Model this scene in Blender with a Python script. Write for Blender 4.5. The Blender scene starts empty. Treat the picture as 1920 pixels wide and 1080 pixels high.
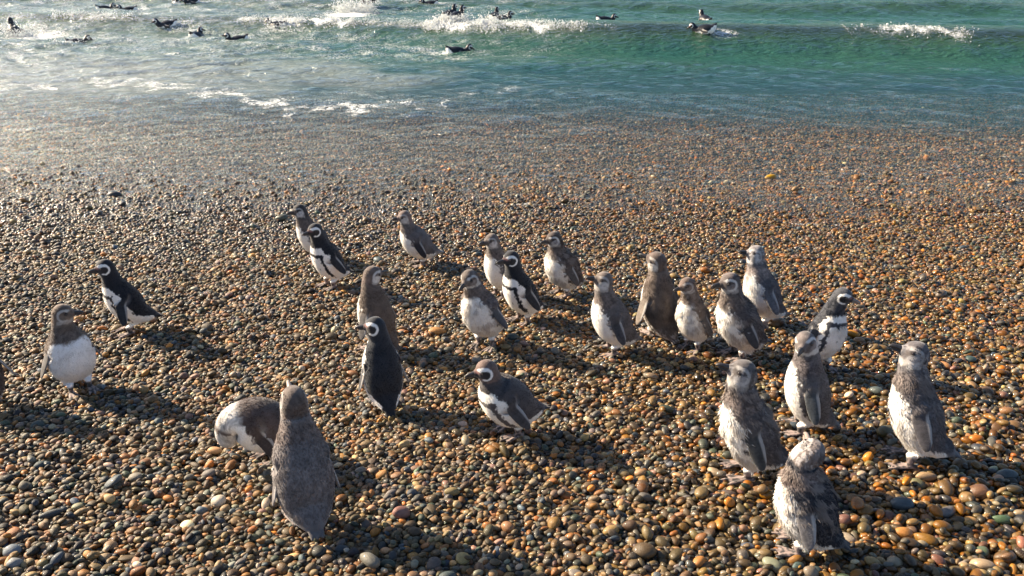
import bpy, bmesh, math, random, time
import numpy as np
from mathutils import Vector, Matrix, Euler
T0 = time.time()
R = math.radians
rnd = random.Random(7)
rng = np.random.default_rng(7)
SC = bpy.context.scene
COL = SC.collection
FAST_PEBBLES = 1.0

# ------------------------------------------------------------------ camera
CAM_H = 2.18
cd = bpy.data.cameras.new("camera")
cam = bpy.data.objects.new("camera", cd)
COL.objects.link(cam)
cam.location = (0, 0, CAM_H)
cam.rotation_euler = (R(65.0), 0, 0)
cd.sensor_width = 36.0
cd.lens = 28.125
cd.clip_start = 0.05
cd.clip_end = 5000
SC.camera = cam
SC.render.resolution_x = 1024
SC.render.resolution_y = 576

# ------------------------------------------------------------------ light
SUN_AZ = -67.0      # degrees from +Y, negative = towards -X
SUN_EL = 29.0
world = bpy.data.worlds.new("World")
SC.world = world
world.use_nodes = True
wn = world.node_tree
for n in list(wn.nodes):
    wn.nodes.remove(n)
wo = wn.nodes.new('ShaderNodeOutputWorld')
bg = wn.nodes.new('ShaderNodeBackground')
sky = wn.nodes.new('ShaderNodeTexSky')
sky.sky_type = 'NISHITA'
sky.sun_disc = False
sky.sun_elevation = R(SUN_EL)
sky.sun_rotation = R(SUN_AZ)
sky.air_density = 1.0
sky.dust_density = 1.2
sky.ozone_density = 3.0
bg.inputs['Strength'].default_value = 0.060
wn.links.new(sky.outputs[0], bg.inputs['Color'])
wn.links.new(bg.outputs[0], wo.inputs['Surface'])
sd = bpy.data.lights.new("sun", 'SUN')
sun = bpy.data.objects.new("sun", sd)
COL.objects.link(sun)
sd.energy = 5.0
sd.angle = R(0.5)
sd.color = (1.0, 0.82, 0.60)
sv = Vector((math.sin(R(SUN_AZ)) * math.cos(R(SUN_EL)), math.cos(R(SUN_AZ)) * math.cos(R(SUN_EL)), math.sin(R(SUN_EL))))
sun.rotation_euler = sv.to_track_quat('Z', 'Y').to_euler()
sun.location = sv * 50
vs = SC.view_settings
vs.view_transform = 'Standard'
vs.look = 'None'
vs.exposure = 1.55
vs.gamma = 1
vs.use_curve_mapping = False


# ------------------------------------------------------------------ helpers
def ss(a, b, x):
    t = np.clip((np.asarray(x, float) - a) / (b - a), 0, 1)
    return t * t * (3 - 2 * t)


def tag(o, label=None, cat=None, group=None, kind=None):
    if label: o['label'] = label
    if cat: o['category'] = cat
    if group: o['group'] = group
    if kind: o['kind'] = kind


def mesh_np(name, V, F, smooth=True, cols=None, attrs=None):
    """V (n,3), F (m,k) uniform faces"""
    me = bpy.data.meshes.new(name)
    V = np.ascontiguousarray(V, np.float32)
    F = np.ascontiguousarray(F, np.int32)
    m, k = F.shape
    me.vertices.add(len(V)); me.vertices.foreach_set('co', V.ravel())
    me.loops.add(m * k); me.loops.foreach_set('vertex_index', F.ravel())
    me.polygons.add(m)
    me.polygons.foreach_set('loop_start', np.arange(0, m * k, k, dtype=np.int32))
    me.polygons.foreach_set('loop_total', np.full(m, k, np.int32))
    if smooth:
        me.polygons.foreach_set('use_smooth', np.ones(m, bool))
    if cols is not None:
        a = me.color_attributes.new('Col', 'FLOAT_COLOR', 'POINT')
        c = np.ones((len(V), 4), np.float32); c[:, :3] = cols
        a.data.foreach_set('color', c.ravel())
    if attrs:
        for kx, v in attrs.items():
            a = me.attributes.new(kx, 'FLOAT', 'POINT')
            a.data.foreach_set('value', np.asarray(v, np.float32))
    me.update(calc_edges=True)
    me.validate()
    return me


def link(name, me, mat=None, parent=None):
    o = bpy.data.objects.new(name, me)
    COL.objects.link(o)
    if mat is not None:
        if len(me.materials) == 0:
            me.materials.append(mat)
    if parent is not None:
        o.parent = parent
    return o


class Waves:
    """sum of directional sines used as smooth noise"""
    def __init__(self, seed, n, l0, l1, dim=2, dirang=None, spread=3.14):
        g = np.random.default_rng(seed)
        self.k = []
        for i in range(n):
            lam = math.exp(g.uniform(math.log(l0), math.log(l1)))
            if dim == 2:
                a = (g.uniform(-1, 1) * spread) + (dirang or 0)
                d = np.array([math.cos(a), math.sin(a)])
            else:
                d = g.normal(size=3); d /= np.linalg.norm(d)
            self.k.append((d * 2 * math.pi / lam, g.uniform(0, 6.283), lam))

    def __call__(self, *c, power=0.0):
        s = 0; w = 0
        for d, ph, lam in self.k:
            a = lam ** power
            arg = ph
            for j, cc in enumerate(c):
                arg = arg + d[j] * cc
            s = s + a * np.sin(arg); w += a * a
        return s / math.sqrt(w / 2)


# ------------------------------------------------------------------ materials
def new_mat(name):
    m = bpy.data.materials.new(name); m.use_nodes = True
    nt = m.node_tree
    for n in list(nt.nodes): nt.nodes.remove(n)
    out = nt.nodes.new('ShaderNodeOutputMaterial')
    return m, nt, out


def N(nt, typ, **kw):
    n = nt.nodes.new(typ)
    for k, v in kw.items():
        if k.startswith('i_'):
            key = k[2:]
            key = int(key) if key.isdigit() else key.replace('_', ' ')
            n.inputs[key].default_value = v
        else:
            setattr(n, k, v)
    return n


def math_n(nt, op, a, b=None, c=None, clamp=False):
    n = nt.nodes.new('ShaderNodeMath'); n.operation = op; n.use_clamp = clamp
    for i, x in enumerate((a, b, c)):
        if x is None: continue
        if isinstance(x, (int, float)): n.inputs[i].default_value = x
        else: nt.links.new(x, n.inputs[i])
    return n.outputs[0]


def mixc(nt, fac, a, b, blend='MIX'):
    n = nt.nodes.new('ShaderNodeMix'); n.data_type = 'RGBA'; n.blend_type = blend
    for sock, x in ((n.inputs[0], fac), (n.inputs[6], a), (n.inputs[7], b)):
        if isinstance(x, (int, float)): sock.default_value = x
        elif isinstance(x, tuple): sock.default_value = (*x, 1) if len(x) == 3 else x
        else: nt.links.new(x, sock)
    return n.outputs[2]


def pebble_mat(name, mode):
    m, nt, out = new_mat(name)
    L = nt.links
    if mode == 'INST':
        ca = N(nt, 'ShaderNodeAttribute', attribute_type='INSTANCER', attribute_name='pcol')
        wa = N(nt, 'ShaderNodeAttribute', attribute_type='INSTANCER', attribute_name='wet')
        col = ca.outputs['Color']; wet = wa.outputs['Fac']
        oi = N(nt, 'ShaderNodeObjectInfo'); rand = oi.outputs['Random']
    else:
        oi = N(nt, 'ShaderNodeObjectInfo'); col = oi.outputs['Color']; wet = oi.outputs['Alpha']; rand = oi.outputs['Random']
    tc = N(nt, 'ShaderNodeTexCoord')
    no = N(nt, 'ShaderNodeTexNoise', noise_dimensions='4D', i_Scale=2.2, i_Detail=5.0, i_Roughness=0.65)
    L.new(tc.outputs['Object'], no.inputs['Vector']); L.new(math_n(nt, 'MULTIPLY', rand, 37.0), no.inputs['W'])
    sp = N(nt, 'ShaderNodeTexNoise', noise_dimensions='4D', i_Scale=9.0, i_Detail=3.0, i_Roughness=0.7)
    L.new(tc.outputs['Object'], sp.inputs['Vector']); L.new(math_n(nt, 'MULTIPLY', rand, 91.0), sp.inputs['W'])
    f1 = math_n(nt, 'MULTIPLY_ADD', no.outputs['Fac'], 1.1, 0.45)
    f2 = math_n(nt, 'MULTIPLY_ADD', sp.outputs['Fac'], 0.8, 0.6)
    f = math_n(nt, 'MULTIPLY', f1, f2)
    gm = N(nt, 'ShaderNodeCombineColor'); 
    for i in range(3): L.new(f, gm.inputs[i])
    c1 = mixc(nt, 1.0, col, gm.outputs[0], 'MULTIPLY')
    # pale veins on a few
    vein = N(nt, 'ShaderNodeTexWave', i_Scale=1.3, i_Distortion=6.0, i_Detail=2.0)
    L.new(tc.outputs['Object'], vein.inputs['Vector'])
    vf = math_n(nt, 'MULTIPLY', math_n(nt, 'GREATER_THAN', vein.outputs['Fac'], 0.93), math_n(nt, 'GREATER_THAN', rand, 0.86 if mode == 'INST' else 2.0))
    c1 = mixc(nt, math_n(nt, 'MULTIPLY', vf, 0.35), c1, (0.42, 0.38, 0.32))
    # wet stones: darker, more saturated, glossy
    hs = N(nt, 'ShaderNodeHueSaturation', i_Saturation=1.24, i_Value=0.66)
    L.new(c1, hs.inputs['Color'])
    c2 = mixc(nt, wet, c1, hs.outputs['Color'])
    b = N(nt, 'ShaderNodeBsdfPrincipled')
    L.new(c2, b.inputs['Base Color'])
    L.new(math_n(nt, 'MULTIPLY_ADD', wet, -0.22, 0.60), b.inputs['Roughness'])
    b.inputs['Specular IOR Level'].default_value = 0.4
    cw = math_n(nt, 'MULTIPLY', wet, 0.75)
    L.new(cw, b.inputs['Coat Weight']); b.inputs['Coat Roughness'].default_value = 0.10
    b.inputs['Coat IOR'].default_value = 1.33
    bp = N(nt, 'ShaderNodeBump', i_Strength=0.25, i_Distance=0.02)
    L.new(sp.outputs['Fac'], bp.inputs['Height']); L.new(bp.outputs[0], b.inputs['Normal'])
    L.new(b.outputs[0], out.inputs['Surface'])
    return m


def plumage_mat(name, rough=0.75, sheen=0.25, bump=0.35):
    m, nt, out = new_mat(name); L = nt.links
    ca = N(nt, 'ShaderNodeAttribute', attribute_type='GEOMETRY', attribute_name='Col')
    tc = N(nt, 'ShaderNodeTexCoord')
    no = N(nt, 'ShaderNodeTexNoise', i_Scale=230.0, i_Detail=3.0, i_Roughness=0.6)
    L.new(tc.outputs['Object'], no.inputs['Vector'])
    n2 = N(nt, 'ShaderNodeTexNoise', i_Scale=40.0, i_Detail=3.0)
    L.new(tc.outputs['Object'], n2.inputs['Vector'])
    f = math_n(nt, 'MULTIPLY', math_n(nt, 'MULTIPLY_ADD', no.outputs['Fac'], 0.6, 0.72), math_n(nt, 'MULTIPLY_ADD', n2.outputs['Fac'], 0.3, 0.87))
    gm = N(nt, 'ShaderNodeCombineColor')
    for i in range(3): L.new(f, gm.inputs[i])
    c = mixc(nt, 1.0, ca.outputs['Color'], gm.outputs[0], 'MULTIPLY')
    b = N(nt, 'ShaderNodeBsdfPrincipled')
    L.new(c, b.inputs['Base Color'])
    b.inputs['Roughness'].default_value = rough
    b.inputs['Sheen Weight'].default_value = sheen
    b.inputs['Sheen Roughness'].default_value = 0.5
    b.inputs['Specular IOR Level'].default_value = 0.25
    if bump:
        bp = N(nt, 'ShaderNodeBump', i_Strength=bump, i_Distance=0.004)
        L.new(no.outputs['Fac'], bp.inputs['Height']); L.new(bp.outputs[0], b.inputs['Normal'])
    L.new(b.outputs[0], out.inputs['Surface'])
    return m


def down_mat():
    m, nt, out = new_mat('down_plumage'); L = nt.links
    ca = N(nt, 'ShaderNodeAttribute', attribute_type='GEOMETRY', attribute_name='Col')
    d = N(nt, 'ShaderNodeBsdfDiffuse'); t = N(nt, 'ShaderNodeBsdfTranslucent')
    L.new(ca.outputs['Color'], d.inputs['Color']); L.new(ca.outputs['Color'], t.inputs['Color'])
    mx = N(nt, 'ShaderNodeMixShader', i_0=0.22)
    L.new(d.outputs[0], mx.inputs[1]); L.new(t.outputs[0], mx.inputs[2]); L.new(mx.outputs[0], out.inputs['Surface'])
    return m


def simple_mat(name, col, rough=0.5, coat=0.0):
    m, nt, out = new_mat(name)
    b = N(nt, 'ShaderNodeBsdfPrincipled')
    no = N(nt, 'ShaderNodeTexNoise', i_Scale=120.0, i_Detail=2.0)
    tc = N(nt, 'ShaderNodeTexCoord'); nt.links.new(tc.outputs['Object'], no.inputs['Vector'])
    c = mixc(nt, no.outputs['Fac'], tuple(x * 0.7 for x in col), tuple(min(1, x * 1.3) for x in col))
    nt.links.new(c, b.inputs['Base Color'])
    b.inputs['Roughness'].default_value = rough
    b.inputs['Coat Weight'].default_value = coat
    nt.links.new(b.outputs[0], out.inputs['Surface'])
    return m


def ground_mat():
    m, nt, out = new_mat('wet_gravel'); L = nt.links
    tc = N(nt, 'ShaderNodeTexCoord')
    vo = N(nt, 'ShaderNodeTexVoronoi', i_Scale=48.0)
    L.new(tc.outputs['Object'], vo.inputs['Vector'])
    rp = N(nt, 'ShaderNodeValToRGB')
    e = rp.color_ramp.elements
    e[0].position = 0; e[0].color = (.05, .04, .03, 1)
    e[1].position = 1; e[1].color = (.22, .13, .06, 1)
    for p, c in ((.3, (.10, .07, .045, 1)), (.55, (.16, .10, .05, 1)), (.8, (.07, .075, .065, 1))):
        x = rp.color_ramp.elements.new(p); x.color = c
    sx = N(nt, 'ShaderNodeSeparateColor'); L.new(vo.outputs['Color'], sx.inputs[0]); L.new(sx.outputs[0], rp.inputs[0])
    b = N(nt, 'ShaderNodeBsdfPrincipled', i_Roughness=0.55)
    L.new(rp.outputs[0], b.inputs['Base Color'])
    bp = N(nt, 'ShaderNodeBump', i_Strength=1.0, i_Distance=0.012, invert=True)
    L.new(vo.outputs['Distance'], bp.inputs['Height']); L.new(bp.outputs[0], b.inputs['Normal'])
    L.new(b.outputs[0], out.inputs['Surface'])
    return m


def water_mat():
    m, nt, out = new_mat('sea_water'); L = nt.links
    dep = N(nt, 'ShaderNodeAttribute', attribute_type='GEOMETRY', attribute_name='depth').outputs['Fac']
    foam = N(nt, 'ShaderNodeAttribute', attribute_type='GEOMETRY', attribute_name='foam').outputs['Fac']
    film = N(nt, 'ShaderNodeAttribute', attribute_type='GEOMETRY', attribute_name='film').outputs['Fac']
    thin = N(nt, 'ShaderNodeAttribute', attribute_type='GEOMETRY', attribute_name='crest').outputs['Fac']
    tc = N(nt, 'ShaderNodeTexCoord')
    P = tc.outputs['Object']
    # fine ripples
    mp = N(nt, 'ShaderNodeMapping'); mp.inputs['Scale'].default_value = (0.55, 1.0, 1.0); mp.inputs['Rotation'].default_value = (0, 0, R(-12))
    L.new(P, mp.inputs['Vector'])
    r1 = N(nt, 'ShaderNodeTexNoise', i_Scale=9.0, i_Detail=5.0, i_Roughness=0.62, i_Distortion=0.6)
    L.new(mp.outputs[0], r1.inputs['Vector'])
    r2 = N(nt, 'ShaderNodeTexNoise', i_Scale=36.0, i_Detail=3.0, i_Roughness=0.55, i_Distortion=0.3)
    L.new(P, r2.inputs['Vector'])
    h = math_n(nt, 'ADD', math_n(nt, 'MULTIPLY', r1.outputs['Fac'], 0.075),
               math_n(nt, 'MULTIPLY', math_n(nt, 'MULTIPLY', r2.outputs['Fac'], film), 0.020))
    bp = N(nt, 'ShaderNodeBump', i_Strength=1.0, i_Distance=1.0)
    L.new(h, bp.inputs['Height'])
    nrm = bp.outputs[0]
    # what is seen through the surface: pebbles in the shallows, green suspended light in the deep
    tr = N(nt, 'ShaderNodeBsdfTransparent'); L.new(mixc(nt, math_n(nt, 'MULTIPLY', dep, 2.0, clamp=True), (0.98, 0.97, 0.95), (0.45, 0.55, 0.50)), tr.inputs['Color'])
    di = N(nt, 'ShaderNodeBsdfDiffuse'); 
    tl = N(nt, 'ShaderNodeBsdfTranslucent'); tl.inputs['Color'].default_value = (0.33, 0.42, 0.12, 1)
    bn = N(nt, 'ShaderNodeTexNoise', i_Scale=0.45, i_Detail=4.0)
    L.new(P, bn.inputs['Vector'])
    body = mixc(nt, bn.outputs['Fac'], (0.013, 0.078, 0.074), (0.036, 0.098, 0.056))
    body = mixc(nt, math_n(nt, 'MULTIPLY', dep, 2.2, clamp=True), (0.018, 0.092, 0.140), body)  # shallow blue: the water's own teal plus sky reflection put into the colour
    glare_tint = N(nt, 'ShaderNodeAttribute', attribute_type='GEOMETRY', attribute_name='glare_tint').outputs['Fac']
    body = mixc(nt, glare_tint, body, (0.25, 0.275, 0.25))  # reflected sky glare on the left painted into the body colour
    body = mixc(nt, math_n(nt, 'MULTIPLY', thin, 0.6), body, (0.085, 0.17, 0.055))  # luminous glow of the crest put into its body colour
    L.new(body, di.inputs['Color'])
    for x in (di, tl): L.new(nrm, x.inputs['Normal'])
    mb = N(nt, 'ShaderNodeMixShader'); L.new(math_n(nt, 'MULTIPLY', thin, 0.8), mb.inputs[0])
    L.new(di.outputs[0], mb.inputs[1]); L.new(tl.outputs[0], mb.inputs[2])
    op = math_n(nt, 'SUBTRACT', 1.0, math_n(nt, 'POWER', 2.718, math_n(nt, 'MULTIPLY', math_n(nt, 'MAXIMUM', math_n(nt, 'SUBTRACT', dep, 0.075), 0.0), math_n(nt, 'MULTIPLY_ADD', glare_tint, -7.0, -5.2))), clamp=True)
    under = N(nt, 'ShaderNodeMixShader'); L.new(op, under.inputs[0])
    L.new(tr.outputs[0], under.inputs[1]); L.new(mb.outputs[0], under.inputs[2])
    gl = N(nt, 'ShaderNodeBsdfGlossy', i_Roughness=0.10); L.new(nrm, gl.inputs['Normal'])
    gl.inputs['Color'].default_value = (1, 1, 1, 1)
    geo = N(nt, 'ShaderNodeNewGeometry')
    dt = N(nt, 'ShaderNodeVectorMath', operation='DOT_PRODUCT'); L.new(nrm, dt.inputs[0]); L.new(geo.outputs['Incoming'], dt.inputs[1])
    cth = math_n(nt, 'ABSOLUTE', dt.outputs['Value'])
    fres = math_n(nt, 'MULTIPLY_ADD', math_n(nt, 'POWER', math_n(nt, 'SUBTRACT', 1.0, cth, clamp=True), 5.0), 0.98, 0.02, clamp=True)
    s1 = N(nt, 'ShaderNodeMixShader'); L.new(fres, s1.inputs[0])
    L.new(under.outputs[0], s1.inputs[1]); L.new(gl.outputs[0], s1.inputs[2])
    # foam lace
    f1 = N(nt, 'ShaderNodeTexNoise', i_Scale=8.5, i_Detail=6.0, i_Roughness=0.66, i_Distortion=1.3)
    L.new(P, f1.inputs['Vector'])
    rid = math_n(nt, 'SUBTRACT', 1.0, math_n(nt, 'MULTIPLY', math_n(nt, 'ABSOLUTE', math_n(nt, 'SUBTRACT', f1.outputs['Fac'], 0.5)), 9.0), clamp=True)
    f2 = N(nt, 'ShaderNodeTexNoise', i_Scale=26.0, i_Detail=4.0, i_Roughness=0.65, i_Distortion=0.6)
    L.new(P, f2.inputs['Vector'])
    fn = math_n(nt, 'ADD', math_n(nt, 'MULTIPLY', rid, 0.55), math_n(nt, 'MULTIPLY', f2.outputs['Fac'], 0.55))
    t = math_n(nt, 'SUBTRACT', fn, math_n(nt, 'SUBTRACT', 1.0, foam))
    mr = N(nt, 'ShaderNodeMapRange', interpolation_type='SMOOTHSTEP'); mr.inputs[1].default_value = -0.05; mr.inputs[2].default_value = 0.26
    L.new(t, mr.inputs[0])
    fo = N(nt, 'ShaderNodeBsdfDiffuse'); fo.inputs['Color'].default_value = (0.82, 0.84, 0.83, 1)
    fb = N(nt, 'ShaderNodeBump', i_Strength=0.8, i_Distance=0.03); L.new(f2.outputs['Fac'], fb.inputs['Height']); L.new(fb.outputs[0], fo.inputs['Normal'])
    s2 = N(nt, 'ShaderNodeMixShader'); L.new(math_n(nt, 'MULTIPLY', mr.outputs[0], 0.9), s2.inputs[0])
    L.new(s1.outputs[0], s2.inputs[1]); L.new(fo.outputs[0], s2.inputs[2])
    L.new(s2.outputs[0], out.inputs['Surface'])
    return m


def foam_mat():
    m, nt, out = new_mat('white_foam'); L = nt.links
    d = N(nt, 'ShaderNodeBsdfDiffuse'); t = N(nt, 'ShaderNodeBsdfTranslucent')
    d.inputs['Color'].default_value = (.85, .87, .87, 1); t.inputs['Color'].default_value = (.85, .87, .87, 1)
    mx = N(nt, 'ShaderNodeMixShader', i_0=0.5)
    L.new(d.outputs[0], mx.inputs[1]); L.new(t.outputs[0], mx.inputs[2])
    gl = N(nt, 'ShaderNodeBsdfGlossy', i_Roughness=0.15)
    m2 = N(nt, 'ShaderNodeMixShader', i_0=0.08); L.new(mx.outputs[0], m2.inputs[1]); L.new(gl.outputs[0], m2.inputs[2])
    L.new(m2.outputs[0], out.inputs['Surface'])
    return m


# ------------------------------------------------------------------ terrain profile
def zb(y):
    y = np.asarray(y, float)
    z = .0734 * (7.1 - y)
    z = z + .018 * np.clip(y - 6.0, 0, 2.5) ** 2 / 2 + .045 * np.clip(y - 8.5, 0, None)
    z = z - .03 * np.clip(y - 10, 0, 3) ** 2 / 2 - np.clip(y - 13, 0, None) * .09
    return np.maximum(z, -6.0)


def half_w(y, z=0.2):
    Z = y * math.cos(R(25)) + (CAM_H - z) * math.sin(R(25))
    return 0.64 * Z


SEA = 0.035
MH = 0.018      # mean thickness of the pebble layer (measured below)

w_big = Waves(11, 16, 1.0, 3.2, dirang=R(-100), spread=0.6)
w_mid = Waves(12, 34, 0.28, 1.0, dirang=R(-105), spread=0.95)
w_sml = Waves(13, 40, 0.10, 0.28, dirang=R(-80), spread=1.6)
w_wig = Waves(14, 6, 2.5, 9.0)
w_edge = Waves(15, 9, 0.5, 3.0)
w_foam = Waves(16, 12, 0.5, 2.5)


def crest_y(x):
    return 16.1 - 0.21 * x + 0.20 * w_wig(x, 0 * x) + 0.025 * w_edge(x, 0 * x)


def crest_h(x):
    h = 0.37 + 0.03 * w_wig(x * 1.3, 3 + 0 * x)
    return h * (0.62 + 0.38 * ss(-4.0, 3.0, x))


def sea_height(x, y):
    """water surface height; returns z, crest(thinness), parameters"""
    x = np.asarray(x, float); y = np.asarray(y, float)
    sh = ss(8.2, 15.0, y)
    chop = 0.55 + 0.75 * ss(2.0, -5.0, x)
    z = SEA + 0.024 * sh * w_big(x, y, power=.5) * (1 - .8 * np.exp(-((y - crest_y(x) + .4) / 1.1) ** 2))
    cal = 1 - .88 * np.exp(-((y - crest_y(x) + .5) / .9) ** 2) * (.5 + .5 * ss(-2, 1, x))
    z = z + (0.0012 + .0034 * ss(7.6, 9.6, y) + 0.0095 * sh * chop) * cal * w_mid(x, y, power=.6)
    z = z + (0.0007 + 0.0014 * sh * chop) * w_sml(x, y, power=.6)
    d = y - crest_y(x)
    h = crest_h(x)
    front = .5 + .5 * np.cos(np.pi * np.clip(-d / 1.45, 0, 1))
    back = np.exp(-(np.clip(d, 0, None) / 1.9) ** 2)
    b = np.where(d < 0, front, back)
    z = z + h * b - 0.05 * np.exp(-((d + 1.25) / 0.6) ** 2)
    d2 = y - (21.5 - 0.1 * x + 0.5 * w_wig(x + 7, 0 * x))
    z = z + 0.16 * np.where(d2 < 0, np.exp(-(d2 / 0.8) ** 2), np.exp(-(d2 / 2.2) ** 2))
    cr = np.exp(-((d + 0.30) / 0.36) ** 2) + 0.5 * np.exp(-((d2 + .2) / 0.6) ** 2)
    return z, cr, d


# ------------------------------------------------------------------ beach sheet
def build_beach(mat):
    ys = np.concatenate([np.array([-400, -120, -40, -12, -4, -1]), np.arange(0, 24, .12), np.array([26, 32, 60, 140, 400, 1500.])])
    xs = np.concatenate([np.array([-1500, -400, -100, -40, -20]), np.arange(-14, 14.01, .35), np.array([20, 40, 100, 400, 1500.])])
    X, Y = np.meshgrid(xs, ys)
    Z = zb(Y) 
    Z = np.where(Y < 0, zb(0) + 0 * Y, Z)
    Z = Z + 0.006 * np.sin(X * 1.7 + Y) * np.sin(Y * 1.1 - X * .4)
    V = np.stack([X.ravel(), Y.ravel(), Z.ravel()], 1)
    nx = len(xs); ny = len(ys)
    i = np.arange((nx) * (ny)).reshape(ny, nx)
    F = np.stack([i[:-1, :-1].ravel(), i[:-1, 1:].ravel(), i[1:, 1:].ravel(), i[1:, :-1].ravel()], 1)
    o = link('beach', mesh_np('beach', V, F), mat)
    tag(o, 'dark wet gravel bed sloping down into the sea', 'beach', kind='structure')


# ------------------------------------------------------------------ pebbles
PALETTE = [  # colour word, linear colour, weight
    ('olive brown', (.115, .080, .038), .30),
    ('tan', (.310, .205, .100), .20),
    ('orange brown', (.270, .128, .038), .18),
    ('bright orange', (.460, .175, .030), .022),
    ('grey', (.160, .142, .112), .10),
    ('dark grey', (.036, .035, .032), .13),
    ('blue grey', (.075, .094, .105), .04),
    ('green grey', (.080, .098, .066), .035),
    ('pinkish', (.300, .180, .120), .03),
    ('cream', (.470, .380, .260), .035),
]


def make_pebble_meshes(mats, nvar=12):
    out = []
    for v in range(nvar):
        bm = bmesh.new()
        bmesh.ops.create_icosphere(bm, subdivisions=3, radius=1.0)
        g = np.random.default_rng(100 + v)
        co = np.array([p.co[:] for p in bm.verts])
        nrm = co.copy()
        # asymmetric low-frequency lumps
        r = np.ones(len(co))
        for k in range(5):
            d = g.normal(size=3); d /= np.linalg.norm(d)
            r += g.uniform(-.10, .13) * np.clip(co @ d, -0.3, 1) ** 2
        for k in range(5):
            d = g.normal(size=3); d /= np.linalg.norm(d)
            cut = g.uniform(.80, .97)       # worn facets
            t = (co * r[:, None]) @ d
            r = np.where(t > cut, r * (1 - .75 * (t - cut) / np.maximum(t, 1e-3)), r)
        co = co * r[:, None]
        co[:, 1] *= 1 + g.uniform(-.18, .18) * co[:, 0]
        co -= (co.max(0) + co.min(0)) / 2
        co /= (co.max(0) - co.min(0)) / 2
        for p, c in zip(bm.verts, co): p.co = c
        for f in bm.faces: f.smooth = True
        me = bpy.data.meshes.new('pebble_shape')
        bm.to_mesh(me); bm.free()
        out.append(me)
    return out


CELL = 0.005
GX0, GX1, GY0, GY1 = -8.6, 8.6, 1.2, 11.9
GW = int((GX1 - GX0) / CELL); GH = int((GY1 - GY0) / CELL)
HM = np.zeros((GH, GW), np.float32)


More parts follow.
